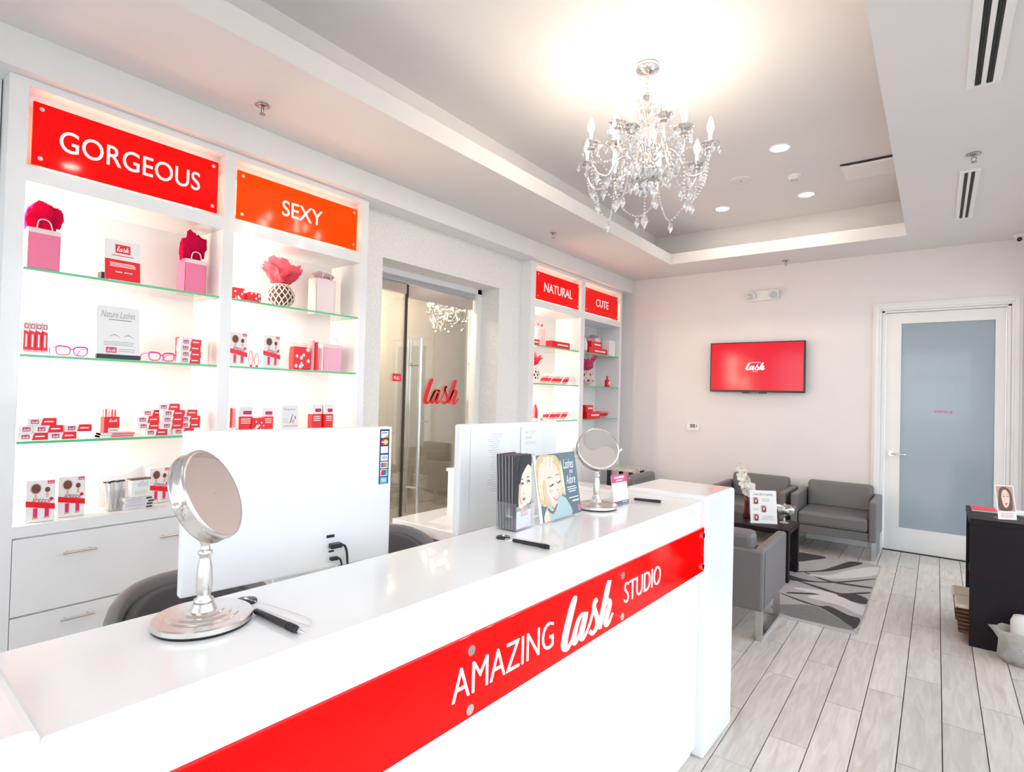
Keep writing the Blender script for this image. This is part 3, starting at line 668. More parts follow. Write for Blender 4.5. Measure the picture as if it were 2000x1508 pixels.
# glass compote
t = thing('glass_bowl', 'footed clear glass bowl on the coffee table corner', 'bowl', (-1.02, 5.215, ZTB))
MB().lathe([(.001, .002), (.038, .002), (.036, .006), (.008, .014), (.006, .05), (.010, .062), (.04, .066), (.075, .085), (.088, .115), (.082, .145), (.079, .145), (.084, .115), (.070, .088), (.035, .072), (.001, .070)], 24).build('bowl', CRYST, t)
m = MB()
for k in range(26): a = random.uniform(0, 6.28); r = random.uniform(0, .06); m.ball((r*math.cos(a), r*math.sin(a), .085+random.uniform(0, .025)), .012, 6, 4)
o = m.build('wrapped_sweets', mat('silver_foil', (.75, .75, .78), .2, .9), t); o['kind'] = 'stuff'
# orchid
t = thing('orchid', 'white artificial orchid in a slim dark vase on the coffee table', 'orchid', (-1.32, 5.20, ZTB))
MB().lathe([(.001, 0), (.026, 0), (.030, .01), (.022, .08), (.018, .15), (.021, .20), (.018, .20), (.001, .17)], 18).build('vase', mat('dark_red_glass', (.10, .02, .02), .1), t)
stm = spline([(0, 0, .16), (-.005, .0, .28), (-.02, .01, .38), (-.045, .0, .45), (-.07, -.01, .455)], 6)
MB().tube(stm, .003, 6).build('stalk', mat('stalk_green', (.12, .22, .06), .6), t)
PET = mat('white_petal', (.85, .83, .80), .6)
petal = [(0, 0), (.016, .014), (.020, .034), (.008, .046), (0, .048), (-.008, .046), (-.020, .034), (-.016, .014)]
for k, (bx, by, bz) in enumerate([(.0, -.01, .25), (.03, 0, .275), (-.02, -.01, .30), (.0, .0, .335), (-.04, -.01, .36), (-.015, -.01, .395), (-.045, -.005, .43), (.02, -.005, .23)]):
    fl_ = MB(); R0 = Matrix.Translation((bx, by-.012, bz)) @ Matrix.Rotation(random.uniform(-.5, .5), 4, 'Z') @ Matrix.Rotation(math.pi/2+random.uniform(-.3, .3), 4, 'X')
    for q in range(5): fl_.prism(petal, 0, .0012, R0 @ Matrix.Rotation(q*2*math.pi/5+.3*k, 4, 'Z') @ Matrix.Rotation(.35, 4, 'X'))
    fw = fl_.build('bloom', PET, t); MB().ball(tuple(R0 @ Vector((0, 0, .006))), .005, 6, 4).build('bloom_heart', mat('bloom_yellow', (.75, .55, .1), .6), fw)
for (bx, bz) in ((-.066, .462), (-.078, .448)): MB().ball((bx, -.01, bz), .009, 8, 6).build('bud', mat('dark_bud', (.08, .10, .04), .6), t)
# side table in the corner
t = thing('side_table', 'small side table with granite top and black legs in the corner', 'table', (-3.18, 6.10, 0))
MB().box(0, .36, 0, .40, .585, .62).build('granite_top', speckle('granite', (.42, .40, .34), (.75, .72, .66), 60, .25, .4, .6), t, bevel=.003)
for (x, y) in ((.02, .02), (.30, .02), (.02, .34), (.30, .34)): MB().box(x, x+.04, y, y+.04, 0, .585).build('leg', BLACK, t)
MB().box(.03, .33, .03, .37, .20, .22).build('lower_shelf', BLACK, t)
# bookcase by the window, open towards the counter
t = thing('bookcase', 'low black-brown bookcase standing against the shopfront window', 'bookcase', (.17, 4.45, 0))
BW, BD, BH = .42, .56, .775
for nm, a in (('side_panel', (0, BW, 0, .03, 0, BH-.035)), ('side_panel', (0, BW, BD-.03, BD, 0, BH-.035)), ('top', (-.004, BW+.004, -.004, BD+.004, BH-.035, BH)), ('back_panel', (BW-.012, BW, .03, BD-.03, .02, BH-.035)),
              ('shelf', (.012, BW-.012, .03, BD-.03, .02, .05)), ('shelf', (.012, BW-.012, .03, BD-.03, .37, .39))):
    MB().box(*a).build(nm, ESPRESSO, t, bevel=.0015)
WK = mat('wicker', (.13, .055, .03), .8, var=.5, scale=40)
def basket(x, y, z, label):
    t = thing('wicker_basket', label, 'basket', (x, y, z)); w_, d_, h_ = .30, .20, .17
    m = MB()
    for k in range(7):
        zz = .012+k*.024; s = 1-.012*(6-k); P = [(-.5*w_*s, -.5*d_*s, zz), (.5*w_*s, -.5*d_*s, zz), (.5*w_*s, .5*d_*s, zz), (-.5*w_*s, .5*d_*s, zz)]
        MB().tube(P, .011, 6, closed=True).build('weave_row', WK, t)
    MB().box(-.46*w_, .46*w_, -.46*d_, .46*d_, .002, .012).build('base', WK, t)
    L = MB().box(-.54*w_, .54*w_, -.54*d_, .54*d_, .145, .178).build('liner', mat('linen_liner', (.66, .60, .52), .9, bump=.5, scale=40), t, bevel=.012)
basket(.265, 4.60, .052, 'brown wicker basket with linen liner jutting out at the bookcase front')
basket(.255, 4.85, .052, 'brown wicker basket with linen liner deeper in the bookcase')
# frames and leaflets on the bookcase
def portrait(t, Ms, w_, h_, dark=True, bgm=None):
    """a simple printed face: background, hair, face, brows, eyes, lips"""
    p = MB(); rect(p, Ms, 0, w_, 0, h_, 0)
    blob(p, Ms, [(.10, .05), (.08, .5), (.22, .9), (.55, .97), (.85, .8), (.9, .4), (.8, .05)], 1, .0006, w=w_, h=h_)
    blob(p, Ms, [(.30, .35), (.27, .6), (.38, .82), (.58, .85), (.74, .66), (.72, .38), (.60, .18), (.46, .14), (.36, .2)], 2, .0008, w=w_, h=h_)
    for x in (.36, .58): blob(p, Ms, [(x, .585), (x+.06, .61), (x+.12, .585), (x+.06, .565)], 1, .001, w=w_, h=h_); blob(p, Ms, [(x-.01, .65), (x+.06, .69), (x+.13, .65), (x+.06, .675)], 1, .001, w=w_, h=h_)
    blob(p, Ms, [(.43, .30), (.51, .33), (.60, .30), (.51, .25)], 3, .001, w=w_, h=h_)
    return p.build('printed_portrait', [bgm or PRL, HR, SK, PRR], t)
t = thing('leaflet_stand', 'upright leaflet with a printed face on the bookcase', 'leaflet', (.305, 4.52, BH), .5)
Ms = frame((0, 0, .003), (1, 0, 0), (0, .18, 1)); MB().prism([(0, 0), (.10, 0), (.10, .205), (0, .205)], -.003, 0, Ms).build('card', PRW, t); MB().box(0, .10, 0, .08, 0, .004).build('foot', ACRYL, t)
portrait(t, Ms @ Matrix.Translation((.004, .05, 0)), .092, .15, bgm=mat('print_tan', (.45, .28, .20), .5)); o = lines(MB(), Ms, .015, .085, (.015, .025, .035), .003).build('small_print', PRR, t); o['kind'] = 'stuff'
t = thing('leaflet_stand', 'second upright leaflet beside the printed face, cut by the picture edge', 'leaflet', (.47, 4.66, BH), .9)
t['label'] = 'upright pinkish leaflet nearest the window on the bookcase'
MB().prism([(0, 0), (.10, 0), (.10, .16), (0, .16)], -.003, 0, Ms).build('card', PRW, t); MB().box(0, .10, 0, .08, 0, .004).build('foot', ACRYL, t)
p = MB(); rect(p, Ms, .006, .094, .05, .154, 0); blob(p, Ms, [(.02, .06), (.03, .13), (.07, .14), (.085, .07)], 1, .0006); p.build('print', [PRL, SK], t)
t = thing('magazine', 'red and white magazine lying flat on the bookcase', 'magazine', (.19, 4.78, BH), 0)
MB().box(0, .28, 0, .20, 0, .006).build('pages', PRW, t); p = MB(); rect(p, Matrix.Translation((0, 0, .0062)), 0, .13, 0, .20); p.build('cover_print', PRR, t)
# plastic bag with roll by the bookcase
t = thing('waste_bag', 'crumpled white plastic bag on the floor against the bookcase', 'bag', (.41, 4.33, 0))
m = MB(); n = 20
for j in range(7): pass
prof = [(.02, .004), (.08, .0), (.105, .04), (.10, .10), (.115, .16), (.13, .19)]
i0 = 0
for a in range(n):
    for r, z in prof: rr = r*(1+.18*math.sin(a*2.3+z*20)+.08*random.random()); m.v.append((rr*math.cos(2*math.pi*a/n), rr*math.sin(2*math.pi*a/n)*.65, z))
for a in range(n):
    for j in range(len(prof)-1):
        b = (a+1) % n; k = len(prof); m.f.append((a*k+j, b*k+j, b*k+j+1, a*k+j+1)); m.m.append(0); m.s.append(True)
m.build('bag', tissue('plastic_film', (.75, .74, .72)), t)
MB().lathe([(.001, .05), (.055, .05), (.062, .06), (.062, .24), (.05, .27), (.001, .275)], 18).build('paper_roll', mat('soft_white', (.82, .80, .76), .9), t)
# ================================================================== behind the counter
DSK = thing('work_desk', 'white work desk behind the reception counter under the monitors', 'desk', (-1.70, .25, 0))
MB().box(0, .52, 0, 1.85, .70, .735).build('desk_top', WHITE, DSK, bevel=.004)
for y in (0, 1.82): MB().box(.02, .50, y, y+.03, 0, .70).build('end_panel', WHITE, DSK)
RTN = thing('desk_return', 'white desk return with papers at the far end of the counter', 'desk', (-2.45, 2.15, 0))
MB().box(0, 1.28, 0, .55, .68, .74).build('desk_top', WHITE, RTN, bevel=.004)
MB().box(.02, .16, .03, .52, 0, .68).build('end_panel', WHITE, RTN); MB().box(.16, 1.25, .40, .44, .15, .68).build('modesty_panel', mat('brown_panel', (.10, .06, .05), .6), RTN)
t = thing('desk_partition', 'white upright partition box standing on the desk return', 'partition', (-2.40, 2.545, .74))
MB().box(0, 1.10, 0, .12, 0, .235).build('body', WHITE, t); MB().box(-.01, 1.11, -.008, .128, .235, .255).build('cap', WHITE, t, bevel=.003)
t = thing('paper_stack', 'loose white papers lying on the desk return', 'papers', (-2.22, 2.19, .741), .12)
for k in range(4): MB().box(0, .30, 0, .215, .0022*k, .0022*k+.0018, M=Matrix.Rotation((k-1.5)*.05, 4, 'Z')).build('sheet', PRW, t)
t = thing('key_bunch', 'small bunch of keys with an orange tag on the desk return', 'keys', (-2.10, 2.46, .741))
MB().tube([(.014*math.cos(a), .014*math.sin(a), .006) for a in [k*.5236 for k in range(12)]], .0018, 6, closed=True).build('ring', CHROME, t)
for k, (m_, a) in enumerate(((mat('orange_tag', (.75, .22, .03), .5), 2.6), (STEEL, -.2), (mat('purple_tag', (.20, .15, .40), .5), .4), (STEEL, .9))):
    M_ = Matrix.Rotation(a, 4, 'Z'); MB().prism([(.012, -.004), (.022, -.011), (.036, -.009), (.042, -.003), (.072, -.003), (.072, .004), (.042, .004), (.034, .010), (.02, .010)], .002+k*.002, .0045+k*.002, M_).build('key', m_, t)
# office chairs
def office_chair(label):
    t = thing('office_chair', label, 'office chair')
    for k in range(5):
        a = 2*math.pi*k/5+.3; ca, sa = math.cos(a), math.sin(a)
        s = MB().tube([(.03*ca, .03*sa, .095), (.15*ca, .15*sa, .085), (.29*ca, .29*sa, .07)], [.024, .02, .014], 8).build('base_spoke', CHROME, t)
        MB().cyl((.29*ca-.022*sa, .29*sa+.022*ca, .03), (.29*ca+.022*sa, .29*sa-.022*ca, .03), .029, n=14).build('castor', BLACK, s)
    MB().cyl((0, 0, .09), (0, 0, .42), .026, n=14).build('gas_column', CHROME, t)
    MB().box(-.24, .24, -.24, .24, .42, .50).build('seat', GREYF, t, bevel=.035)
    # curved back shell on the -X side, opening towards +X
    n = 22; rim = MB(); pad = MB()
    def shell(mb, R0, R1, zb, zt, sp, drop, m=0):
        i = len(mb.v)
        for j in range(n+1):
            a = math.pi - sp + 2*sp*j/n; f = abs(2*j/n-1); zz = zt-drop*(f**3)
            for (r, z) in ((R1, zb), (R1, zz), (R0, zz), (R0, zb)): mb.v.append((r*math.cos(a), r*math.sin(a), z))
        for j in range(n):
            for q in range(4): mb.f.append((i+j*4+q, i+j*4+(q+1) % 4, i+(j+1)*4+(q+1) % 4, i+(j+1)*4+q)); mb.m.append(m); mb.s.append(True)
        for j in (0, n): mb.f.append(tuple(i+j*4+q for q in range(4))); mb.m.append(m); mb.s.append(False)
    shell(rim, .255, .295, .37, .770, 1.75, .24); rim.build('back_rim', GREYP, t, bevel=.012)
    shell(pad, .215, .254, .39, .735, 1.45, .18); pad.build('back_pad', GREYF, t, bevel=.012)
    return t
c1 = office_chair('grey curved office chair at the monitor with card stickers'); c1.location = (-1.74, .83, 0)
c2 = dup(c1, (-1.75, 1.86, 0), -.1, 'grey curved office chair at the monitor with taped papers')
c1.location = (-1.98, .93, 0); c2.location = (-2.02, 1.845, 0)
# monitors seen from the back; local X along the screen, local -Y is the visible back
MW = mat('monitor_white', (.86, .86, .87), .28)
def monitor(label, p0, p1, zb, zt):
    a = math.atan2(p1[1]-p0[1], p1[0]-p0[0]); w_ = math.hypot(p1[0]-p0[0], p1[1]-p0[1])
    t = thing('monitor', label, 'monitor', (p0[0], p0[1], .736), a); h_ = zt-.736
    MB().box(0, w_, 0, .028, zb-.736, h_).build('housing', MW, t, bevel=.006)
    MB().box(.012, w_-.012, .028, .030, zb-.736+.05, h_-.012).build('screen', BLACK, t)
    MB().box(w_/2-.05, w_/2+.05, .045, .06, .012, .30).build('stand_neck', MW, t, bevel=.004)
    MB().box(w_/2-.06, w_/2+.06, .028, .062, .22, .34).build('neck_mount', MW, t)
    MB().box(w_/2-.14, w_/2+.14, -.02, .17, 0, .012).build('stand_foot', MW, t, bevel=.004)
    return t, w_, h_
m1, w1, h1 = monitor('large white monitor with a strip of card stickers on its back', (-1.47, .621), (-1.385, 1.207), .935, 1.345)
F1 = lambda x, z: frame((x, -.0005, z), (1, 0, 0), (0, 0, 1))
zt = h1-.008; sw = .034; x0 = w1-.046
s = MB(); rect(s, F1(x0, zt-.172), 0, sw, 0, .172, 0, .0004); strip = s.build('sticker_strip', mat('navy', (.01, .02, .09), .4), m1)
ORG = mat('card_orange', (.85, .30, .02), .5); YEL = mat('card_yellow', (.85, .50, .02), .5); BLU = mat('card_blue', (.02, .10, .45), .5); LBL = mat('card_sky', (.10, .40, .75), .5); GRN = mat('card_green', (.02, .40, .10), .5)
for k in range(7):
    M_ = F1(x0+.004, zt-.003-(k+1)*.024); p = MB(); ww, hh = .026, .021; rect(p, M_, 0, ww, 0, hh, 0, .0007); ms = [PRW, BLU, ORG]
    if k == 0: p.quad([M_ @ Vector(q) for q in ((.008, 0, .0009), (ww, 0, .0009), (ww, .010, .0009))], 2); lines(p, M_, .002, .022, (.014,), .003, 1, .0009)
    if k == 1:
        ms = [MT['navy'], PRR, YEL]
        for q, cx in ((1, .009), (2, .017)): p.quad([M_ @ Vector((cx+.0085*math.cos(a), .0105+.0085*math.sin(a), .0008+.0001*q)) for a in [j*.4488 for j in range(14)]], q)
        ms.append(PRW); lines(p, M_, .003, .023, (.009,), .003, 3, .0011)
    if k == 2: ms = [PRW, PRG]; lines(p, M_, .012, .022, (.006, .010, .014), .001, 1, .0009)
    if k == 3: add_text(p, 'VISA', M_ @ Matrix.Translation((.003, .006, .0004)), .020, .008, 1, bold=.02, shear=.2); rect(p, M_, 0, ww, .018, hh, 1, .0009)
    if k == 4:
        ms = [PRW, BLU, PRR, GRN]
        for q in range(3): rect(p, M_, .003+q*.007, .009+q*.007, .003, .018, q+1, .0009)
    if k == 5:
        ms = [PRW, PRR, GRN, BLU]
        for q, cc in enumerate((1, 3, 2)): p.quad([M_ @ Vector(v) for v in ((.002+q*.007, .002, .0009), (.009+q*.007, .002, .0009), (.011+q*.007, .019, .0009), (.004+q*.007, .019, .0009))], cc)
    if k == 6: ms = [LBL, PRW]; lines(p, M_, .004, .022, (.007, .012), .003, 1, .0009)
    p.build('card_sticker', ms, strip)
# ports and cables
for nm, (px, pz, pw, ph) in (('port', (.378, .075+.288, .024, .008)), ('port', (.386, .075+.245, .016, .005))):
    MB().box(px, px+pw, -.002, .001, pz-.075+.0, pz-.075+ph).build(nm, BLACK, m1)
zc0 = .735+.0
pz = .215+.03
MB().box(.385, .419, -.020, .0, .258, .272).build('cable_plug', BLACK, m1, bevel=.002); MB().box(.388, .412, -.016, .0, .222, .232).build('cable_plug', BLACK, m1, bevel=.003)
MB().tube(spline([(.417, -.012, .265), (.430, -.016, .258), (.437, -.018, .22), (.440, -.02, .12), (.44, -.02, .02)], 6), .0035, 8).build('cable', BLACK, m1)
MB().tube(spline([(.410, -.010, .227), (.418, -.014, .219), (.424, -.016, .18), (.426, -.018, .10), (.426, -.02, .02)], 6), .0028, 8).build('cable', BLACK, m1)
m2, w2, h2 = monitor('white monitor with taped-up paper lists on its back', (-1.255, 1.385), (-1.245, 1.965), .985, 1.353)
pp = MB(); M_ = F1(.05, h2-.30); rect(pp, M_, 0, .21, 0, .285, 0, .0008); lines(pp, M_, .09, .17, [.26-.008*k for k in range(26)], .0022, 1, .0012, .03); pp.build('taped_list', [PRW, PRL if False else mat('faint_print', (.62, .62, .66), .6)], m2)
pp = MB(); M_ = F1(.33, h2-.20); rect(pp, M_, 0, .14, 0, .185, 0, .0016)
for st_, yy, wd in (('ACCEPT', .155, .07), ('YOUR', .135, .045), ('LISTING', .115, .07)): add_text(pp, st_, M_ @ Matrix.Translation((.025, yy, .0016)), wd, .012, 1)
lines(pp, M_, .02, .09, (.07, .055, .045), .006, 1, .002); pp.build('taped_note', [PRW, MT['faint_print']], m2)
MB().box(.0, .13, -.02, -.004, .125, .14).build('cable_clip', mat('pale_gold', (.6, .55, .3), .5), m2)

# ================================================================== things on the counter
ZK = ZT+.0005
def vanity_mirror(label, loc, yawn, tilt, sc=1.0, tint=None):
    t = thing('vanity_mirror', label, 'mirror', loc)
    MB().lathe([(.001, 0), (.078, 0), (.078, .004)], 40).build('rubber_pad', BLACK, t)
    base = [(.079, .004), (.080, .005), (.080, .013), (.078, .015), (.058, .0155), (.056, .0175), (.046, .018), (.044, .0205), (.034, .021), (.032, .0235), (.022, .024), (.020, .028), (.016, .036), (.001, .037)]
    MB().lathe(base, 64, sm=False).build('base', STEEL, t)
    stem = [(.001, .034), (.016, .036), (.016, .042), (.010, .046), (.012, .052), (.0135, .07), (.0125, .095), (.0095, .112), (.0085, .118), (.012, .121), (.012, .126), (.008, .129), (.007, .138), (.011, .144), (.011, .150), (.006, .157), (.005, .172), (.003, .185), (.001, .187)]
    MB().lathe(stem, 24).build('stem', STEEL, t)
    R_ = .082; cz = .182+R_+.008-.055
    cz = .222
    u = Vector((-math.sin(yawn), math.cos(yawn), 0)); nrm = Vector((math.cos(yawn)*math.cos(tilt), math.sin(yawn)*math.cos(tilt), math.sin(tilt)))
    yk = [tuple(Vector((0, 0, cz)) + u*(R_+.006)*math.cos(a) + Vector((0, 0, 1))*(-(R_+.006-.04*0))*math.sin(a)*.47 if False else Vector((0, 0, cz)) + u*(R_+.007)*math.cos(a) - Vector((0, 0, 1))*(.046)*math.sin(a)) for a in [math.pi*k/24 for k in range(25)]]
    MB().tube(yk, .0042, 8).build('yoke', STEEL, t)
    for s in (1, -1):
        p = Vector((0, 0, cz)) + u*s*(R_+.012); MB().ball(tuple(p), .007, 12, 8).build('pivot_knob', CHROME, t)
    M_ = frame((0, 0, cz), u, nrm.cross(u)); 
    if (M_.to_3x3() @ Vector((0, 0, 1))).dot(nrm) < 0: M_ = frame((0, 0, cz), -u, nrm.cross(-u))
    k = R_
    MB().lathe([(k*.93, -.016), (k, -.014), (k*1.01, -.010), (k*.975, -.007), (k, -.004), (k*.975, 0), (k*1.0, .004), (k*.975, .007), (k*1.01, .010), (k, .014), (k*.94, .0155)], 48, M=M_).build('rim', STEEL, t)
    for s in (1, -1):
        MB().lathe([(.001, s*(.0135)), (k*.5, s*.0138), (k*.945, s*.0152)], 48, M=M_).build('mirror_glass', mat('silvered_glass', (.90, .90, .90), .0, 1.0, var=0), t)
    t.scale = (sc,)*3
    return t
vanity_mirror('round chrome vanity mirror on pedestal, standing by the large monitor', (-1.029, .475, ZK), .66, .42, 1.0)
vanity_mirror('round chrome vanity mirror on pedestal, standing between poster and pink card', (-1.016, 1.886, ZK), -.75, .42, .98)
def chained_pen(label, disc, a, b, loop=True):
    t = thing('counter_pen', label, 'pen', (a[0], a[1], ZK)); A0 = Vector((a[0], a[1], 0))
    dx, dy = b[0]-a[0], b[1]-a[1]; L = math.hypot(dx, dy); d = Vector((dx/L, dy/L, 0))
    q = lambda s, z=.0062: tuple(d*s+Vector((0, 0, z)))
    MB().tube([q(0), q(.004), q(L*.35), q(L*.82), q(L*.85)], [.003, .0052, .0056, .0060, .0050], 12).build('barrel', mat('pen_black', (.02, .016, .022), .45), t)
    MB().tube([q(L*.85), q(L*.9), q(L*.97), q(L)], [.0048, .0035, .0012, .0004], 10).build('metal_tip', CHROME, t)
    for k in range(4): MB().tube([q(L*(.66+.04*k)), q(L*(.672+.04*k))], .0066, 12).build('grip_ring', BLACK, t)
    if disc:
        dc = Vector((disc[0], disc[1], 0))-A0
        MB().lathe([(.001, .006), (.008, .0055), (.020, .004), (.021, 0), (.001, 0)], 24, M=Matrix.Translation(dc)).build('adhesive_base', BLACK, t)
        MB().ball(tuple(dc+Vector((0, 0, .006))), .004, 10, 6).build('ball_joint', CHROME, t)
        P = spline([tuple(dc+Vector((0, 0, .006))), tuple(dc*.6+d*.06+Vector((.01, .03, .002))), tuple(dc*.2+d*.11+Vector((.0, .042, .002))), tuple(d*.125+Vector((0, .030, .002))), tuple(d*.06+Vector((-.0, .022, .002))), tuple(dc*.55+Vector((0, .004, .002))), tuple(dc*.35+Vector((0, -.014, .002))), (0, 0, .006)], 10)
        m = MB()
        for p in P: m.ball(p, .0014, 5, 4)
        m.tube(P, .0005, 4); o = m.build('ball_chain', CHROME, t); o['kind'] = 'stuff'
    return t
chained_pen('black pen on a ball chain beside the mirror at the large monitor', (-1.067, .572), (-.997, .552), (-.838, .556))
chained_pen('black pen on a ball chain in front of the leaflet holder', (-.999, 1.298), (-.949, 1.277), (-.810, 1.288))
chained_pen('loose black pen lying by the pink-topped card', None, (-.975, 2.128), (-.853, 2.158))
# leaflet holder with leaflets
t = thing('leaflet_holder', 'clear acrylic holder packed with dark leaflets showing a woman\'s face', 'leaflet holder', (-1.085, 1.372, ZK), .06)
Wd, Dp = .105, .075   # width along local Y, depth along local X
MB().box(0, Dp, 0, Wd, 0, .003).build('holder_base', ACRYL, t)
MB().box(Dp-.002, Dp, 0, Wd, .003, .075).build('holder_front', ACRYL, t)
for y in (0, Wd-.002): MB().box(.001, Dp-.002, y, y+.002, .003, .085).build('holder_side', ACRYL, t)
MB().box(0, .002, 0, Wd, .003, .16).build('holder_back', ACRYL, t)
DK = mat('leaflet_dark', (.05, .045, .055), .4); DK2 = mat('leaflet_edge', (.28, .25, .28), .5)
for k in range(11):
    M_ = Matrix.Translation((.006+k*.0054, .004, .0035)) @ Matrix.Rotation(-.06+.004*k, 4, 'Y'); MB().box(0, .0042, 0, Wd-.010, 0, .225+random.uniform(-.002, .002), 0, M=M_, mf={2: 1 if k % 2 else 0, 5: 1}).build('leaflet', [DK, DK2], t)
Mf = frame((.006+10*.0054+.0046, .004, .0035), (0, 1, 0), (math.sin(-.02)*1.0, 0, 1)); wq, hq = Wd-.010, .225
p = MB(); rect(p, Mf, 0, wq, 0, hq, 0, .0004)
blob(p, Mf, [(.25, .30), (.24, .5), (.30, .70), (.50, .86), (.78, .88), (.99, .80), (.99, .36), (.70, .31), (.45, .27)], 1, .0008, w=wq, h=hq)
rect(p, Mf, wq*.12, wq, 0, hq*.235, 2, .0009)
E_ = lambda P, m, z: blob(p, Mf, P, m, z, w=wq, h=hq)
E_([(.26, .42), (.25, .60), (.31, .70), (.40, .62), (.36, .48), (.40, .38), (.50, .31), (.38, .30)], 5, .0009)
E_([(.30, .90), (.55, .985), (.99, .99), (.99, .83), (.80, .86), (.60, .80), (.42, .72), (.30, .60), (.22, .70)], 0, .0010)
for (x, y, k_) in ((.33, .585, .85), (.68, .60, 1.0)):
    E_([(x-.02*k_, y), (x+.08*k_, y+.032*k_), (x+.20*k_, y+.006), (x+.24*k_, y+.022), (x+.09*k_, y+.048*k_)], 3, .0012)
    E_([(x+.02*k_, y+.004), (x+.09*k_, y+.022*k_), (x+.16*k_, y+.004), (x+.09*k_, y-.012)], 2, .0012); E_([(x+.06*k_, y+.004), (x+.09*k_, y+.022*k_), (x+.12*k_, y+.004), (x+.09*k_, y-.010)], 3, .0014)
    E_([(x-.03*k_, y+.060), (x+.10*k_, y+.095), (x+.25*k_, y+.070), (x+.10*k_, y+.082)], 3, .0012)
E_([(.50, .455), (.545, .475), (.60, .455), (.545, .445)], 5, .0012); E_([(.53, .48), (.545, .56), (.56, .48)], 5, .0011)
E_([(.46, .395), (.52, .41), (.55, .402), (.58, .41), (.65, .395), (.56, .365)], 4, .0012); E_([(.46, .394), (.55, .390), (.65, .394), (.55, .385)], 5, .0014)
rect(p, Mf, wq*.38, wq*.80, hq*.16, hq*.27, 4, .0012); add_script(p, Mf @ Matrix.Translation((wq*.42, hq*.175, .0010)), wq*.34, hq*.075, 2)
lines(p, Mf, wq*.30, wq*.75, (hq*.305,), .004, 2, .0012)
p.build('cover_print', [PRK, mat('print_pale_skin', (.86, .74, .58), .5), PRW, PRK, mat('print_lip', (.62, .06, .08), .5), mat('print_skin_shadow', (.70, .50, .38), .5)], t)
# poster with blonde woman
t = thing('counter_poster', 'slate-blue counter poster of a smiling blonde woman, leaning back', 'poster', (-1.03, 1.505, ZK+.0008), 0)
Mp = frame((.02, 0, .003), (0, 1, 0), (-.17, 0, 1)); wq, hq = .262, .217
MB().prism([(0, 0), (wq, 0), (wq, hq), (0, hq)], -.0025, 0, Mp).build('sheet', PRW, t); MB().box(-.04, .035, .06, .20, 0, .003).build('foot', ACRYL, t)
BLD = mat('print_blonde', (.66, .50, .26), .5, var=.3, scale=90); BL2 = mat('print_blonde_light', (.86, .78, .55), .5); SKN = mat('print_fair_skin', (.85, .66, .55), .5); SHI = mat('print_sea_green', (.42, .56, .58), .5)
p = MB(); rect(p, Mp, 0, wq, 0, hq, 0, .0003)
B_ = lambda P, m, z: blob(p, Mp, P, m, z, w=wq, h=hq)
rect(p, Mp, 0, wq*.06, 0, hq, 7, .0004)
B_([(.08, .25), (.02, .7), (.10, .97), (.38, .985), (.55, .93), (.64, .65), (.60, .38), (.42, .28)], 1, .0005)
B_([(.13, .55), (.12, .8), (.30, .96), (.46, .9), (.30, .86), (.2, .7)], 2, .0007)
B_([(.14, .62), (.16, .82), (.32, .90), (.48, .82), (.56, .60), (.55, .40), (.47, .24), (.36, .17), (.24, .26), (.16, .42)], 3, .0009)
B_([(.13, .0), (.14, .16), (.24, .24), (.34, .16), (.42, .26), (.52, .33), (.66, .26), (.74, .0)], 4, .0011)
B_([(.10, .0), (.12, .12), (.19, .16), (.22, .06), (.22, .0)], 3, .0013)
for k_ in range(7):
    x_ = .16+.045*k_; B_([(x_, .90-.02*k_), (x_+.03, .965), (x_+.05, .95), (x_+.012, .88-.02*k_)], 2 if k_ % 2 else 8, .0010)
for (xa_, xb_) in ((.07, .10), (.11, .13), (.60, .575), (.63, .60)): B_([(xa_, .35), (xa_-.01, .62), (xb_+.02, .86), (xb_+.03, .85), (xa_+.015, .62), (xa_+.02, .36)], 2, .0008)
B_([(.15, .50), (.17, .62), (.22, .58), (.22, .42), (.30, .28), (.36, .18), (.24, .26)], 8, .0010); B_([(.44, .24), (.52, .36), (.555, .45), (.545, .38), (.48, .22)], 8, .0010)
B_([(.26, .44), (.31, .47), (.36, .44), (.31, .40)], 9, .0010); B_([(.47, .52), (.50, .53), (.52, .50), (.49, .485)], 9, .0010)
for (x, y, s_) in ((.255, .548, 1), (.445, .575, .85)): B_([(x, y), (x+.055*s_, y-.030), (x+.12*s_, y-.004), (x+.135*s_, y-.022), (x+.058*s_, y-.046)], 5, .0013)
for (x, y, s_) in ((.24, .625, 1), (.44, .65, .85)): B_([(x, y), (x+.07*s_, y+.030), (x+.14*s_, y+.004), (x+.07*s_, y+.016)], 10, .0013)
B_([(.345, .345), (.40, .335), (.455, .355), (.50, .40), (.485, .32), (.42, .275), (.38, .29)], 6, .0013); B_([(.362, .338), (.41, .332), (.455, .350), (.488, .383), (.468, .325), (.415, .297)], 7, .0015)
B_([(.44, .43), (.475, .455), (.505, .43), (.475, .415)], 8, .0013); B_([(.21, .20), (.30, .13), (.40, .22), (.42, .20), (.31, .09), (.20, .16)], 10, .0015)
rect(p, Mp, wq*.925, wq*.985, hq*.03, hq*.13, 6, .0006)
lines(p, Mp, wq*.70, wq*.95, [hq*v for v in (.43, .395, .36)], .003, 7, .0006, .01); lines(p, Mp, wq*.72, wq*.97, [hq*v for v in (.26,)], .003, 7, .0006); lines(p, Mp, wq*.80, wq*.97, [hq*.20], .005, 7, .0006)
for st_, x, y, wd, ht in (('Lashes', .67, .74, .26, .15), ('you', .80, .63, .10, .08), ('Adore', .70, .49, .24, .14)): add_text(p, st_, Mp @ Matrix.Translation((wq*x, hq*y, 0)), wq*wd, hq*ht, 7, shear=.35)
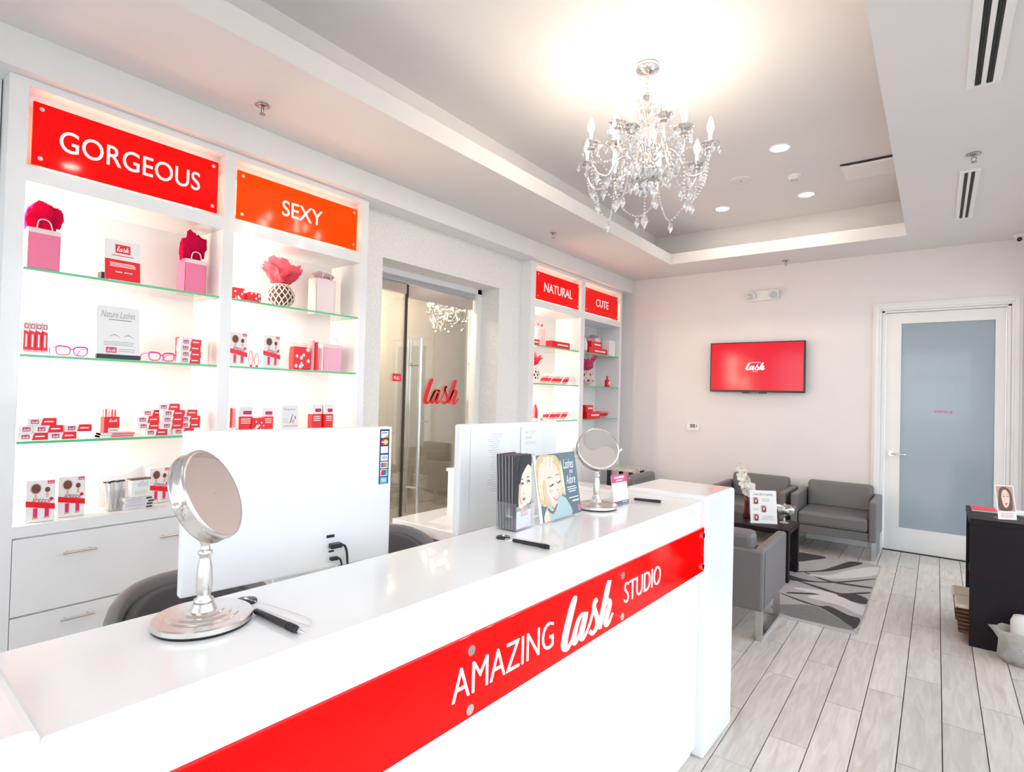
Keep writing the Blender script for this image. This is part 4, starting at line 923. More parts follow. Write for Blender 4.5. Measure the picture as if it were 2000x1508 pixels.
p.build('poster_print', [TEAL, BLD, BL2, SKN, SHI, PRK, mat('print_rose_lip', (.66, .16, .22), .5), PRW, mat('print_skin_shadow', (.70, .50, .38), .5), mat('print_blush', (.84, .55, .48), .5), mat('print_brown', (.25, .15, .10), .5)], t)
# pink-topped card
t = thing('counter_card', 'small white counter card with a pink top band', 'card', (-.985, 1.972, ZK), -.12)
Mc = frame((.0, 0, .002), (0, 1, 0), (-.15, 0, 1)); MB().prism([(0, 0), (.105, 0), (.105, .112), (0, .112)], -.002, 0, Mc).build('card', PRW, t); MB().box(-.02, .02, 0, .105, 0, .002).build('foot', ACRYL, t)
p = MB(); rect(p, Mc, 0, .105, .082, .112, 0); rect(p, Mc, 0, .105, 0, .011, 1); rect(p, Mc, .012, .022, .002, .010, 0, .0008); lines(p, Mc, .02, .085, (.098,), .007, 2, .0008); lines(p, Mc, .03, .075, (.088,), .004, 2, .0008); lines(p, Mc, .06, .095, (.004,), .003, 2, .0008)
p.build('print', [PRP, TEAL, PRW], t)
# white card at the near end
t = thing('white_card', 'blank white card standing on the counter beside the raised near end', 'card', (-1.10, .208, ZK), .3)
Mc = frame((0, 0, .002), (0, 1, 0), (-.2, 0, 1)); MB().prism([(-.10, 0), (.0, 0), (-.012, .07), (-.10, .09)], -.002, 0, Mc).build('sheet', PRW, t)
# small bottle behind the monitor on the base of the far cabinet handled with the products
# ================================================================== products on the shelves (things face +X)
S1, S2, S3, S0 = 1.977, 1.584, 1.191, .8125
def box_body(t, d, w_, h_, mats, mf=None, name='carton'):
    return MB().box(-d, 0, 0, w_, 0, h_, 0, mf=mf).build(name, mats, t)
# small cartons: white end with a red logo block, slanted red remainder with white print
def make_carton(label, group):
    t = thing('lash_carton', label, 'carton', group=group); W_, H_, D_ = .108, .033, .045
    box_body(t, D_, W_, H_, [PRW])
    Mx = FX(.0002, 0, 0); p = MB()
    p.quad([Mx @ Vector(v) for v in ((.050, 0, .0003), (W_, 0, .0003), (W_, H_, .0003), (.058, H_, .0003))], 0)
    p.box(-D_, .0003, .058, W_+.0003, H_-.0002, H_+.0003, 0); p.box(-D_, .0003, W_-.0002, W_+.0004, 0, H_, 0)
    rect(p, Mx, .014, .042, .007, .026, 1, .0004); add_script(p, Mx @ Matrix.Translation((.017, .010, .0004)), .022, .013, 2, n=2)
    lines(p, Mx, .062, .096, (.014,), .006, 2, .0006)
    p.build('carton_print', [PRR, mat('print_deep_pink', (.55, .01, .10), .4), PRW], t)
    return t
GRP1 = 'cartons piled on the lowest glass shelf left'
c0 = make_carton('small red and white carton in the low pile beside the red pen box', 'cartons in the low pile')
used = [False]
def carton(x, y, z, rz, label, group):
    if not used[0]: used[0] = True; c0.location = (x, y, z); c0.rotation_euler = (0, 0, rz); c0['label'] = label; c0['group'] = group; return c0
    return dup(c0, (x, y, z), rz, label, group)
LA, GA = 'small red and white carton in the low pile left of the red pen box', 'cartons in the low pile'
for (x, y, k) in ((-3.300, .686, 0), (-3.300, .795, 0), (-3.296, .815+.0, 99), (-3.31, .690, 1), (-3.300, .742, 1), (-3.312, .838+.02, 1), (-3.305, .718, 2)):
    if k == 99: continue
    carton(x, y, S3+k*.0337, random.uniform(-.02, .02), ['small red and white carton in the bottom row of the low pile', 'small red and white carton in the second row of the low pile', 'small red and white carton topping the low pile left of the pen box'][k], GA)
LB, GB = 'small red and white carton in the tall pyramid right of the red pen box', 'cartons in the pyramid'
for (x, y, k) in ((-3.31, 1.20, 0), (-3.31, 1.335, 0), (-3.33, 1.172, 1), (-3.30, 1.272, 1), (-3.33, 1.376, 1), (-3.335, 1.168, 2), (-3.30, 1.275, 2), (-3.335, 1.378, 2), (-3.36, 1.20, 3), (-3.30, 1.278, 3), (-3.35, 1.368, 3), (-3.32, 1.262, 4)):
    if y+.108 > 1.54: y = 1.43
    carton(x, y, S3+k*.0337, random.uniform(-.015, .015), 'small red and white carton in the '+['bottom', 'second', 'third', 'fourth', 'single top'][k]+' row of the tall pyramid', GB)
LC, GC = 'small red and white carton in the flat stack beside the pink glasses', 'flat stack of cartons'
for k in range(4): carton(-3.30, 1.352+.003*(k % 2), S2+k*.0337, 0, ['bottom', 'second', 'third', 'topmost'][k]+' carton of the flat stack beside the pink glasses', GC)
# upright slim tubes/cartons standing in clear trays
def make_upright(label, group):
    t = thing('serum_carton', label, 'carton', group=group); W_, H_ = .0205, .135
    MB().box(-.020, 0, 0, W_, 0, H_).build('carton', PRR, t)
    p = MB(); Mx = FX(.0003, 0, 0)
    p.quad([Mx @ Vector(v) for v in ((0, .098, .0002), (W_, .090, .0002), (W_, H_, .0002), (0, H_, .0002))], 0); p.box(-.0203, .0003, -.0002, W_+.0002, H_, H_+.0004, 0)
    rect(p, Mx, .003, W_-.003, .106, .127, 1, .0006); rect(p, Mx, .006, W_-.006, .110, .123, 0, .0008); rect(p, Mx, .007, .0135, .022, .080, 0, .0006)
    p.build('carton_print', [PRW, MT['print_deep_pink']], t); return t
LU, GU = 'slim red and white carton standing upright in the clear tray by the left cabinet side', 'upright cartons in the clear tray'
u0 = make_upright(LU, GU); first_u = True
for r in range(2):
    for q in range(4):
        loc = (-3.30-.030*r, .692+.0225*q, S2+.012)
        lu = 'slim red and white carton in the '+['front', 'rear'][r]+' row of the clear tray'
        if first_u: u0.location = loc; first_u = False; u0['label'] = lu
        else: dup(u0, loc, 0, lu, GU)
t = thing('product_tray', 'clear acrylic tray holding upright slim cartons', 'tray', (-3.294, .688, S2))
MB().box(-.07, .003, 0, .096, 0, .004).build('tray_base', ACRYL, t); MB().box(.001, .003, 0, .096, .004, .020).build('tray_front', ACRYL, t)
for y in (0, .094): MB().prism([(-.07, .004), (.001, .004), (.001, .020), (-.07, .085)], y, y+.002, frame((0, 0, 0), (1, 0, 0), (0, 0, 1)) if False else Matrix(((1, 0, 0, 0), (0, 0, 1, 0), (0, 1, 0, 0), (0, 0, 0, 1)))).build('tray_side', ACRYL, t)
LU2, GU2 = 'slim red and white carton standing upright behind the flat carton stack', 'upright cartons behind the flat stack'
for r in range(2):
    for q in range(4): dup(u0, (-3.37-.026*r, 1.375+.0225*q, S2+.012), 0, 'slim carton in the '+['front', 'rear'][r]+' row behind the flat carton stack', GU2)
t = thing('product_tray', 'clear acrylic tray behind the flat carton stack', 'tray', (-3.366, 1.371, S2)); MB().box(-.07, .003, 0, .098, 0, .010).build('tray_base', ACRYL, t)
# gift bags
def crumple(t, c, ry, rz_, m_, rnd, rx):
    """a crumpled ball of tissue paper"""
    bm = bmesh.new(); bmesh.ops.create_icosphere(bm, subdivisions=3, radius=1)
    for v in bm.verts:
        q = v.co.normalized(); k = .86+.16*math.sin(q.x*5+rnd.random()*.4+c[1]*9)*math.cos(q.y*6+c[2]*7)+rnd.uniform(-.10, .10)
        if q.z < -.2: k *= .8
        v.co = Vector((c[0]+q.x*rx*k, max(-.007, c[1]+q.y*ry*k), c[2]+q.z*rz_*k))
    me = bpy.data.meshes.new('tissue_clump'); bm.to_mesh(me); bm.free(); me.materials.append(m_)
    o = bpy.data.objects.new('tissue_clump', me); COL.objects.link(o); o.parent = t
def gift_bag(label, loc, rz, w_, d_, h_, th_, col=(.88, .20, .36), tcol=(.80, .012, .10), seed=1):
    rnd = random.Random(seed); t = thing('gift_bag', label, 'gift bag', loc, rz)
    BM = mat('sheer_bag_%02d' % int(col[1]*100), col, .5); m = MB()
    for (a, b_, c_, e) in ((0, d_, 0, .0015), (0, d_, w_-.0015, w_)): m.box(-d_, 0, c_, e, 0, h_)
    m.box(-.0015, 0, 0, w_, 0, h_).box(-d_, -d_+.0015, 0, w_, 0, h_).box(-d_, 0, 0, w_, 0, .002); m.build('bag_body', BM, t)
    MB().box(-.0005, .0008, 0, w_, h_-.022, h_).build('bag_band', mat('pale_pink_band', (.9, .72, .74), .5), t)
    h = MB().tube(spline([(.001, w_*.25, h_-.01), (.012, w_*.3, h_+.035), (.014, w_*.6, h_+.035), (.001, w_*.75, h_-.01)], 6), .003, 6); h.build('handle', mat('pale_pink_band', (.9, .72, .74), .5), t)
    T_ = tissue('red_tissue_%02d' % int(tcol[1]*100), tcol)
    if th_ > .03:
        crumple(t, (-d_/2, w_*.5, h_+th_*.34), w_*.62, th_*.62, T_, rnd, d_*.42)
        for s_ in (-1, 1): crumple(t, (-d_/2, w_*(.5+.33*s_), h_+th_*(.30+.12*s_)), w_*.36, th_*.46, T_, rnd, d_*.38)
gift_bag('pink gift bag with crimson tissue at the left end of the top shelf', (-3.285, .692, S1), 0, .118, .09, .185, .150, seed=3)
gift_bag('slim pink gift bag with crimson tissue at the right end of the GORGEOUS top shelf', (-3.35, 1.385, S1), 0, .115, .10, .195, .185, seed=5)
gift_bag('pale pink faded gift bag on the top shelf beneath the SEXY sign', (-3.40, 2.25, S1), 0, .15, .10, .25, .06, (.93, .78, .78), (.9, .70, .70), seed=8)
gift_bag('pink gift bag at the right end of the middle shelf beneath the SEXY sign', (-3.37, 2.30, S2), 0, .15, .09, .19, .02, (.92, .48, .62), (.9, .45, .6), seed=9)
gift_bag('pale pink gift bag on the top shelf beneath the NATURAL sign', (-3.405, 4.93, S1), 0, .15, .10, .22, .05, (.92, .62, .62), (.9, .55, .55), seed=10)
gift_bag('pale pink gift bag on the top shelf beneath the CUTE sign', (-3.42, 6.22, S1), 0, .14, .10, .22, .05, (.92, .70, .72), (.9, .60, .64), seed=11)
# standing cards
def card(label, loc, w_, h_, lean=.12, rz=0):
    t = thing('display_card', label, 'card', loc, rz); Mx = frame((0, 0, .003), (0, 1, 0), (-lean, 0, 1))
    MB().prism([(0, 0), (w_, 0), (w_, h_), (0, h_)], -.002, 0, Mx).build('card', PRW, t); return t, Mx
t, Mx = card('white and red notice card with script logo on the top glass shelf', (-3.285, .99, S1), .155, .205)
p = MB(); rect(p, Mx, 0, .155, 0, .105); rect(p, Mx, .046, .112, .140, .185, 0); add_script(p, Mx @ Matrix.Translation((.052, .148, .0004)), .054, .030, 1, n=3)
lines(p, Mx, .03, .125, (.125,), .004, 0); lines(p, Mx, .02, .135, (.085, .077, .069), .004, 1, .0008, .01); lines(p, Mx, .045, .075, (.040,), .005, 1, .0008); lines(p, Mx, .085, .120, (.040,), .005, 1, .0008); o = p.build('print', [PRR, PRW], t); o['kind'] = 'stuff'
MB().box(-.06, -.012, -.012, .02, 0, .035).build('easel_foot', BLACK, t)
t, Mx = card('white poster reading Nature Lashes on the middle glass shelf', (-3.285, .967, S2), .186, .262, .08)
add_text(MB(), 'Nature Lashes', Mx @ Matrix.Translation((.018, .205, 0)), .15, .034, shear=.35).build('heading', PRG, t)
p = MB(); lines(p, Mx, .05, .15, (.192,), .005, 0); lines(p, Mx, .03, .16, (.082, .074, .066), .0025, 0)
for x in (.055, .115): blob(p, Mx, [(x, .108), (x+.022, .122), (x+.046, .104), (x+.022, .117)], 0, .0006)
lines(p, Mx, .095, .165, (.046, .036), .003, 0); o = p.build('small_print', [PRG], t); o['kind'] = 'stuff'
q = MB(); rect(q, Mx, .040, .085, .028, .056); add_script(q, Mx @ Matrix.Translation((.045, .033, .0004)), .035, .017, 1, n=2); q.build('logo_print', [PRP, PRW], t)
MB().box(-.012, .008, -.002, .188, 0, .022).build('stand_base', BLACK, t)
t, Mx = card('small white card with a pink stripe and mascara picture under the SEXY sign', (-3.30, 1.966, S3), .115, .158, .08)
add_text(MB(), 'Naples', Mx @ Matrix.Translation((.012, .122, 0)), .085, .020, shear=.3).build('heading', PRG, t)
p = MB(); rect(p, Mx, .012, .112, .022, .030, 0); rect(p, Mx, -.001, .112, .0, .007, 1, .0008); p.quad([Mx @ Vector(v) for v in ((.055, .045, .0006), (.061, .045, .0006), (.080, .10, .0006), (.076, .10, .0006))], 1); rect(p, Mx, .072, .088, .045, .068, 0, .0008); rect(p, Mx, .092, .098, .07, .09, 1); lines(p, Mx, .012, .045, (.07, .06, .05), .002, 2)
o = p.build('print', [PRL, PRK, PRG], t); o['kind'] = 'stuff'
# eyeglasses
def glasses(label, loc):
    t = thing('eyeglasses', label, 'glasses', loc); PK = mat('magenta_frame', (.62, .02, .30), .25)
    for s in (-1, 1):
        c = (s*.034, .028); sq = lambda v: math.copysign(abs(v)**.62, v); P = [(c[0]+.027*sq(math.cos(a))*(1+.12*math.sin(a)), c[1]+.021*sq(math.sin(a))+(.003*s*math.cos(a) if math.sin(a) > 0 else 0)) for a in [k*.3491 for k in range(18)]]
        MB().tube([(0, x, z) for x, z in P], [.0026+.0012*max(0, (z-c[1])/.021) for x, z in P], 7, closed=True).build('rim', PK, t)
        MB().tube(spline([(0, s*.061, .042), (-.03, s*.064, .043), (-.10, s*.060, .040), (-.13, s*.055, .012)], 5), .0026, 7).build('temple', PK, t)
    MB().tube([(0, -.008, .034), (.001, 0, .038), (0, .008, .034)], .0028, 7).build('bridge', PK, t)
glasses('magenta eyeglasses on the shelf next to the clear tray of cartons', (-3.30, .873, S2-.002+.0005))
glasses('magenta eyeglasses on the shelf next to the flat carton stack', (-3.30, 1.263, S2-.002+.0005))
# red pen box with flat packs
t = thing('pen_box', 'tall red box of slim red pens with script logo on the lowest shelf', 'box', (-3.30, 1.014, S3+.0245))
MB().box(-.05, 0, 0, .066, 0, .078).build('box', PRR, t)
p = MB(); Mx = FX(.0003, 0, 0); add_script(MB(), Mx @ Matrix.Translation((.022, .052, 0)), .034, .018, 0, n=3).build('logo_print', PRW, t); rect(p, Mx, .018, .066, 0, .022, 0); lines(p, Mx, .025, .060, (.008,), .006, 1, .0008); p.build('box_print', [PRW, PRG], t)
for k in range(9): MB().box(-.045+.02*(k % 2), -.038+.02*(k % 2), .004+.0066*k, .0088+.0066*k, .06, .112+random.uniform(0, .006)).build('pen', PRR if k % 3 else PRL, t)
for k in range(2):
    t = thing('flat_pack', 'flat pink pack under the red pen box' if k == 0 else 'upper flat pink pack under the red pen box', 'pack', (-3.29, .995+.004*k, S3+.012*k)); MB().box(-.07, 0, 0, .147, 0, .0115).build('sleeve', PRL, t); MB().box(-.071, .0006, .0, .045, .001, .0105).build('price_label', PRW, t); MB().box(-.02, .0005, .05, .146, .004, .008).build('red_stripe', PRR, t)
# SPEEDI brush boxes
def speedi(label, loc, rz=0, sc=1.0, fade=False):
    t = thing('brush_box', label, 'box', loc, rz); W_, H_ = .108, .195
    MB().box(-.045, 0, 0, W_, 0, H_).build('box', PRW, t, bevel=.003)
    Mx = FX(.0004, 0, 0); p = MB()
    for (cx, r, sx) in ((.036, .026, 0), (.078, .014, 0)):
        cz = .155 if r > .02 else .148
        p.quad([Mx @ Vector((cx+r*.82*math.cos(a), cz+r*math.sin(a), .0002)) for a in [k*.3491 for k in range(18)]], 2); p.quad([Mx @ Vector((cx+r*.66*math.cos(a), cz+r*.82*math.sin(a), .0004)) for a in [k*.3491 for k in range(18)]], 1)
        rect(p, Mx, cx-.005, cx+.005, .112, cz-r, 2, .0003); rect(p, Mx, cx-.008, cx+.008, .024, .066, 3, .0003); rect(p, Mx, cx-.010, cx+.010, .016, .024, 4, .0004)
    p.quad([Mx @ Vector(v) for v in ((0, .076, .0005), (W_, .054, .0005), (W_, .080, .0005), (0, .102, .0005))], 0); p.quad([Mx @ Vector((.093+.008*math.cos(a), .104+.008*math.sin(a), .0005)) for a in [k*.5236 for k in range(12)]], 0)
    rect(p, Mx, .078, .102, .174, .189, 0, .0005); add_script(p, Mx @ Matrix.Translation((.081, .177, .0004)), .018, .009, 5, n=2)
    add_text(p, 'SPEEDI', Mx @ Matrix.Translation((.022, .098, 0)) @ Matrix.Rotation(-.2, 4, 'Z'), .068, .015, 6, bold=.01, shear=.2)
    p.build('box_print', [PRR, mat('bristle_brown', (.16, .07, .06), .8), mat('rose_gold', (.80, .50, .42), .4), PRP, mat('gold_tip', (.6, .42, .25), .4), PRW, mat('dark_red_print', (.35, .02, .05), .5)], t); t.scale = (sc,)*3
speedi('white SPEEDI brush box standing nearest the left side of the base cabinet', (-3.30, .722, S0), -.05)
speedi('white SPEEDI brush box with a gap left of the wavy white packet', (-3.335, .850, S0), .03)
speedi('white SPEEDI brush box behind the stacked slim white packs', (-3.40, 1.262, S0), .08)
speedi('white SPEEDI brush box beside the pink ribbons under the SEXY sign', (-3.32, 1.838, S2), 0, 1.05)
speedi('white and pink brush box at the left end of the middle SEXY shelf', (-3.31, 1.622, S2), 0, 1.03)
# wavy packet, cup of mascara tubes, slim packs
t = thing('wavy_packet', 'white packet with a wavy cut top behind the cup of tubes', 'packet', (-3.50, 1.055, S0))
MB().prism([(0, 0), (.205, 0), (.205, .20), (.17, .19), (.13, .165), (.09, .155), (.05, .165), (.02, .185), (0, .20)], 0, .02, FX(0, 0, 0)).build('packet', mat('pearl_white', (.74, .73, .77), .4), t)
o = lines(MB(), FX(.0205, 0, 0), .02, .18, [.06+.012*k for k in range(7)], .002, 0, .0005, .04).build('small_print', PRG, t); o['kind'] = 'stuff'
t = thing('tube_cup', 'clear acrylic cup full of slim white tubes with dark caps', 'cup', (-3.36, 1.09, S0))
MB().box(-.035, .035, -.035, .035, 0, .004).build('cup_base', ACRYL, t)
for (a, b_, c_, e) in ((-.035, -.033, -.035, .035), (.033, .035, -.035, .035), (-.033, .033, -.035, -.033), (-.033, .033, .033, .035)): MB().box(a, b_, c_, e, .004, .105).build('cup_wall', ACRYL, t)
for k in range(9):
    a = random.uniform(-.022, .022); b_ = -.024+.006*k; ty = b_*1.75; s = MB().cyl((a, b_, .006), (a*.9, ty, .142+random.uniform(-.008, .008)), .0048, n=8).build('tube', mat('tube_white', (.80, .80, .84), .3), t)
    e = s.data.vertices[-1].co; MB().box(a*.9-.007, a*.9+.007, ty-.006, ty+.006, .142, .149).build('tube_cap', PRK, s)
LS, GS = 'slim white pack stacked flat beside the cup of tubes', 'slim white packs on the base cabinet'
for k in range(4):
    t = thing('slim_pack', ['bottom', 'second', 'third', 'topmost'][k]+' slim white pack stacked beside the cup of tubes', 'pack', (-3.30-.004*(k % 2), 1.118+.004*(k % 3), S0+.0150*k), .08, GS); MB().box(-.06, 0, 0, .13, 0, .0145).build('carton', mat('pearl_white', (.74, .73, .77), .4), t); MB().box(.0, .0007, .10, .128, .003, .011).build('dark_print', PRK, t); lines(MB(), FX(.0006, 0, 0), .01, .08, (.006,), .0015, 0).build('line_print', PRG, t)
t = thing('slim_pack_box', 'small white open-top display box of slim packs with dark top edge', 'box', (-3.315, 1.150, S0+.061), .08)
MB().box(-.04, 0, 0, .088, 0, .088).build('box', PRW, t); MB().box(-.042, .001, -.004, .092, .088, .096).build('dark_top', mat('brown_top', (.16, .09, .08), .5), t)
p = MB()
for q in range(5): rect(p, FX(.0004, 0, 0), .03+.010*q, .036+.010*q, .052, .072+.006*(q % 3), 0)
rect(p, FX(.0004, 0, 0), .015, .075, .012, .034, 1); p.build('print', [MT['faint_print'], mat('pale_green_print', (.72, .78, .60), .5)], t)
t = thing('serum_bottle', 'slim pink bottle with a red band right of the SPEEDI box', 'bottle', (-3.36, 1.385, S0)); MB().lathe([(.001, 0), (.012, 0), (.012, .15), (.006, .165), (.006, .20), (.001, .20)], 14).build('bottle', PRL, t); MB().lathe([(.0125, .09), (.0125, .115)], 14).build('red_band', PRR, t)
# lattice vases with tissue
def vase(label, loc, r, ylim, dots=False, tcol=(.85, .12, .22), seed=1, tsc=1.0, dark=True):
    rnd = random.Random(seed); t = thing('lattice_vase', label, 'vase', (loc[0], loc[1], loc[2]+r*.075)); h_ = r*1.7
    prof = [(r*.45, .0), (r*.82, h_*.14), (r*.99, h_*.40), (r*.97, h_*.62), (r*.72, h_*.88), (r*.55, h_)]
    inner = mat('vase_inside_dark', (.16, .05, .05), .6) if dark else mat('vase_inside_pale', (.72, .62, .60), .6)
    MB().lathe([(.001, .004)]+[(a*.94, b_) for a, b_ in prof], 22).build('inner_body', inner, t)
    IV = mat('vase_ivory', (.82, .76, .66), .3) if not dots else mat('vase_white', (.86, .84, .82), .3)
    S_ = spline(prof, 5)
    def pt(f, a): f = max(0, min(.999, f))*(len(S_)-1); i = int(f); u_ = f-i; rr = S_[i][0]*(1-u_)+S_[i+1][0]*u_; z = S_[i][1]*(1-u_)+S_[i+1][1]*u_; return (rr*math.cos(a), rr*math.sin(a), z+.001)
    m = MB(); N_ = 14
    for k in range(N_):
        for s in (1, -1):
            m.tube([pt(j/9, 2*math.pi*k/N_ + s*j/9*1.5) for j in range(10)], r*.045, 5)
    for f in (0.02, .97): m.tube([pt(f, 2*math.pi*k/20) for k in range(20)], r*.05, 5, closed=True)
    o = m.build('lattice', IV, t); o['kind'] = 'stuff'
    if dots:
        for k in range(7):
            for f in (.35, .68):
                a = 2*math.pi*k/7+f; c = Vector(pt(f, a)); nrm = Vector((math.cos(a), math.sin(a), .5-f)).normalized(); MB().lathe([(.001, r*.08), (r*.13, r*.07), (r*.15, 0)], 10, M=Matrix.Translation(c) @ nrm.to_track_quat('Z', 'Y').to_matrix().to_4x4()).build('red_dot', PRR, t)
    T_ = tissue('pink_tissue_%d' % seed, tcol)
    for k in range(7):
        a = 2*math.pi*k/7+rnd.uniform(-.3, .3); m = MB(); n = 7; ln = r*tsc*rnd.uniform(1.2, 2.0); upv = rnd.uniform(.6, 1.25)
        for j in range(n+1):
            g = j/n; wd = r*.9*math.sin(math.pi*min(1, .25+g*.62)); cx = r*.25+ln*g*(1-.25*upv); z = h_*.95+ln*upv*1.55*(g-.35*g*g)
            for s in (-1, -.33, .33, 1):
                m.v.append((max(-.165, min(.13, cx*math.cos(a)-s*wd*math.sin(a)+rnd.uniform(-.01, .01))), max(ylim[0], min(ylim[1], cx*math.sin(a)+s*wd*math.cos(a)+rnd.uniform(-.01, .01))), min(.362, z+.12*r*abs(s)*2+rnd.uniform(-.008, .008))))
        for j in range(n):
            for q in range(3): i = j*4+q; m.f.append((i, i+4, i+5, i+1)); m.m.append(0); m.s.append(False)
        m.build('tissue_sheet', T_, t)
vase('ivory lattice vase with red tissue beneath the SEXY sign', (-3.40, 1.99, S1), .085, (-.2, .22), False, (.85, .16, .22), 2, .92)
vase('ivory lattice vase with red tissue beneath the NATURAL sign', (-3.40, 4.80, S2), .10, (-.12, .25), False, (.85, .10, .18), 4, .9)
vase('white dotted vase with pink tissue beneath the CUTE sign', (-3.42, 5.98, S2), .105, (-.25, .25), True, (.85, .14, .30), 6, 1.0, False)
# red and white gift cluster, floral pack, ribbons
def pouch(label, loc, w_, h_, d_=.05, rz=0, red=.6, seed=1, name='gift_pouch'):
    rnd = random.Random(seed); t = thing(name, label, 'pouch', loc, rz)
    MB().prism([(0, 0), (w_, 0), (w_*1.02, h_*.5), (w_*.97, h_), (w_*.03, h_), (-w_*.02, h_*.5)], -d_, 0, FX(0, 0, 0)).build('pouch', PRR if red > .5 else PRL, t, bevel=.008)
    p = MB(); Mx = FX(.0004, 0, 0)
    for k in range(9):
        cx, cy = rnd.uniform(.12, .88)*w_, rnd.uniform(.08, .92)*h_; r = min(w_, h_)*rnd.uniform(.05, .11); blob(p, Mx, [(cx-r, cy), (cx, cy+r*1.3), (cx+r, cy+.2*r), (cx+.2*r, cy-r)], 0, .0003+.0001*k, 3)
    o = p.build('floral_print', [PRW], t); o['kind'] = 'stuff'
    MB().prism([(w_*.08, h_), (w_*.92, h_), (w_*.98, h_*1.22), (w_*.5, h_*1.12), (w_*.02, h_*1.25)], -d_*.6, -d_*.55, FX(0, 0, 0)).build('cellophane_top', ACRYL, t)
pouch('red and white patterned pouch at the left end of the top SEXY shelf', (-3.32, 1.632, S1), .085, .075, seed=21)
pouch('red patterned pouch between white pouch print and lattice vase', (-3.31, 1.725, S1), .085, .06, seed=22)
pouch('red floral pouch on the middle shelf beneath the SEXY sign', (-3.31, 2.04, S2), .122, .15, .06, seed=23)
for k, (y, h_) in enumerate(((1.752, .10), (1.788, .085))):
    t = thing('ribbon_roll', ('taller' if k == 0 else 'shorter')+' coral ribbon loop between the two brush boxes', 'ribbon', (-3.33, y, S2))
    MB().tube(spline([(0, .012, .004), (0, .0, h_*.5), (0, .014, h_), (0, .028, h_*.5), (0, .016, .004)], 6), .004, 6).build('loop', PRL, t); MB().box(-.006, .006, .008, .022, 0, .012).build('knot', PRR, t)
for k, (y, m_, h_) in enumerate(((2.185, PRL, .20), (2.215, PRR, .19), (2.245, PRL, .15))):
    t = thing('gift_tube', ['tall coral tube', 'tall red tube', 'short coral tube'][k]+' right of the floral pouch', 'tube', (-3.33, y, S2)); MB().cyl((0, 0, 0), (0, 0, h_), .012, n=12).build('tube', m_, t); MB().cyl((0, 0, h_), (0, 0, h_+.008), .0125, n=12).build('cap', PRW, t)
# lower SEXY shelf
for k, (y, m_) in enumerate(((1.642, PRR), (1.662, PRL))):
    t = thing('gift_tube', ['red', 'coral'][k]+' tube at the left end of the lowest SEXY shelf', 'tube', (-3.30, y, S3)); MB().cyl((0, 0, 0), (-.01, .006, .145), .009, n=12).build('tube', m_, t); MB().cyl((0, 0, 0), (0, 0, .03), .0105, n=12).build('base_cap', PRW, t)
def duo(label, loc, w_, h_, rz=0):
    t = thing('gift_set', label, 'gift set', loc, rz); MB().box(-.05, 0, 0, w_, 0, h_*.62).build('lower_box', PRR, t); MB().box(-.05, -.001, 0, w_, h_*.62, h_).build('upper_box', PRW, t)
    p = MB(); Mx = FX(.0004, 0, 0); rect(p, Mx, w_*.3, w_*.9, h_*.70, h_*.84, 0); p.build('logo_label', [MT['print_deep_pink']], t)
    for f_ in (.50, .42, .34): rect(MB(), Mx, w_*.15, w_*.85, h_*f_, h_*(f_+.035)).build('text_line', PRW, t)
duo('red and white gift set with pink label left of the tasselled pouch', (-3.30, 1.690, S3), .085, .152)
duo('red and white gift set behind the tasselled pouch', (-3.34, 1.855, S3), .075, .145)
pouch('red patterned tasselled pouch in front of the two gift sets', (-3.285, 1.765, S3), .085, .085, .03, seed=31)
duo('red and white gift set at the right end of the lowest SEXY shelf', (-3.33, 2.20, S3), .075, .165)
duo('narrow red and white gift set touching the wider one on the lowest SEXY shelf', (-3.31, 2.285, S3), .065, .165)
# NATURAL and CUTE bays
def red_box(label, loc, w_, h_, d_=.08, rz=0, name='red_box'):
    t = thing(name, label, 'box', loc, rz); MB().box(-d_, 0, 0, w_, 0, h_).build('box', PRR, t, bevel=.001); lines(MB(), FX(.0005, 0, 0), w_*.3, w_*.9, (h_*.42,), h_*.22, 0).build('white_print', PRW, t)
red_box('small red box at the left end of the top NATURAL shelf', (-3.32, 4.72, S1), .13, .062)
red_box('long red box on the top NATURAL shelf', (-3.31, 5.07, S1), .37, .075)
red_box('long red box lying on the top CUTE shelf', (-3.32, 5.90, S1), .46, .075)
red_box('short red box stacked on the long box of the top CUTE shelf', (-3.325, 5.96, S1+.0755), .26, .078)
red_box('red box at the bottom of the lowest CUTE shelf', (-3.31, 5.87, S3), .33, .085)
red_box('small red box stacked on the lowest CUTE shelf', (-3.315, 5.85, S3+.0855), .17, .080)
red_box('narrow red upright box by the divider on the lowest CUTE shelf', (-3.36, 5.72, S3), .10, .15)
for lb, loc, m_ in (('white upright tube beside the divider on the top CUTE shelf', (-3.32, 5.80, S1), PRW), ('white upright tube on the lowest NATURAL shelf', (-3.32, 4.90, S3), PRW), ('red upright tube at the left end of the lowest NATURAL shelf', (-3.32, 4.80, S3), PRR)):
    t = thing('cream_tube', lb, 'tube', loc); MB().lathe([(.001, 0), (.022, 0), (.022, .03), (.028, .035), (.026, .11), (.010, .17), (.001, .171)], 14).build('tube', m_, t); MB().lathe([(.023, .002), (.0232, .028)], 14).build('cap', PRG if m_ is PRW else PRW, t)
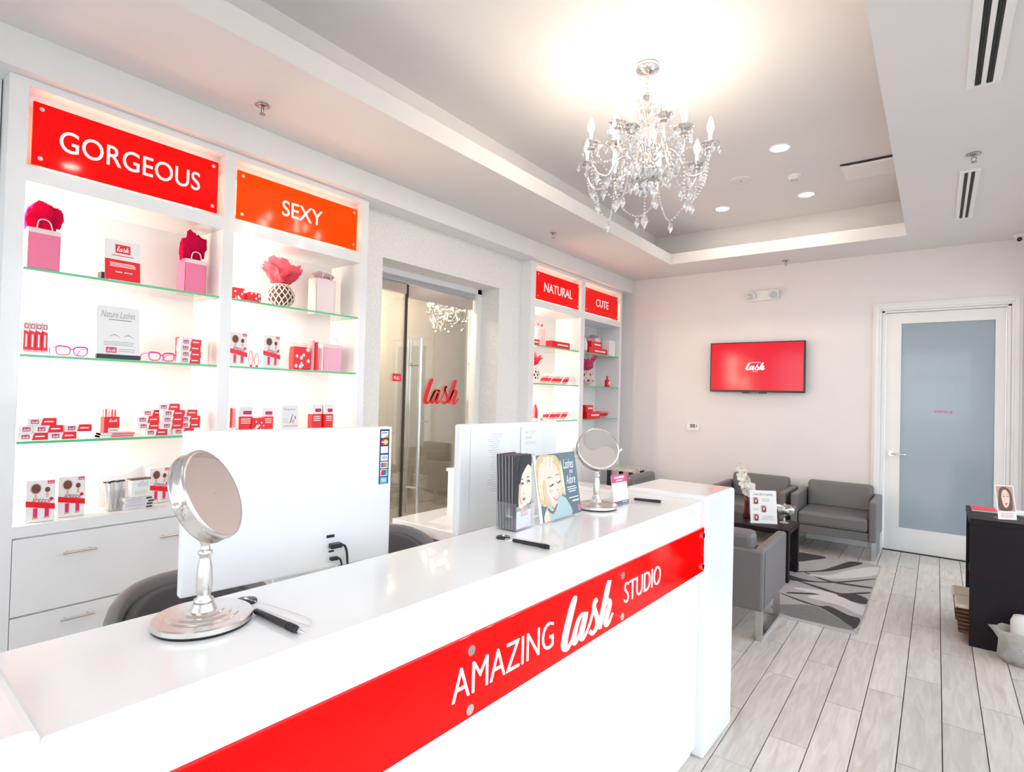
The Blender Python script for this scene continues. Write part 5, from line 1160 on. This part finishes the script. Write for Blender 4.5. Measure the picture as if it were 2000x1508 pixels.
t = thing('white_carton', 'plain white carton on the top CUTE shelf', 'carton', (-3.31, 6.39, S1)); MB().box(-.10, 0, 0, .17, 0, .20).build('carton', PRW, t, bevel=.002); rect(MB(), FX(.0005, 0, 0), .02, .05, .015, .022).build('print', PRG, t)
t = thing('polish_bottle', 'small red bottle beside the white dotted vase', 'bottle', (-3.31, 6.36, S2)); MB().lathe([(.001, 0), (.030, 0), (.032, .01), (.030, .08), (.012, .10), (.012, .14), (.001, .141)], 14).build('bottle', PRR, t); MB().box(.026, .033, -.015, .015, .03, .07).build('label_print', PRW, t)
def soft_packs(label, grp, x, y0, y1, z, n, seed):
    rnd = random.Random(seed); proto = None
    for k in range(n):
        y = y0+(y1-y0)*k/max(1, n-1); loc = (x-.02*(k % 2), y, z+.0045)
        if proto is None:
            t = proto = thing('sample_packet', label, 'packet', loc, 0, grp)
            M_ = Matrix.Rotation(.80, 4, 'X') @ Matrix.Translation((0, 0, 0)); MB().box(-.07, 0, 0, .14, 0, .008, M=M_).build('sleeve', PRL, t, bevel=.002); MB().box(-.071, .0006, .030, .075, .0015, .0086, M=M_).build('red_label', PRR, t); MB().box(-.072, .0008, .11, .141, .001, .0088, M=M_).build('white_end', PRW, t)
        else: dup(proto, loc, rnd.uniform(-.06, .06), label, grp)
soft_packs('pink sample packet leaning in the row on the middle NATURAL shelf', 'packets on the middle NATURAL shelf', -3.33, 4.98, 5.42, S2, 5, 1)
soft_packs('pink sample packet leaning in the row on the lowest NATURAL shelf', 'packets on the lowest NATURAL shelf', -3.33, 4.96, 5.40, S3, 5, 2)
soft_packs('pink sample packet leaning in the row on the lowest CUTE shelf', 'packets on the lowest CUTE shelf', -3.33, 6.22, 6.43, S3, 4, 3)
t = thing('polish_bottle', 'tiny red bottle on the base of the NATURAL cabinet', 'bottle', (-3.30, 5.10, S0)); MB().lathe([(.001, 0), (.020, 0), (.021, .01), (.020, .05), (.008, .06), (.008, .09), (.001, .091)], 12).build('bottle', PRR, t); MB().lathe([(.0085, .06), (.0085, .09), (.001, .0915)], 12).build('cap', PRW, t)
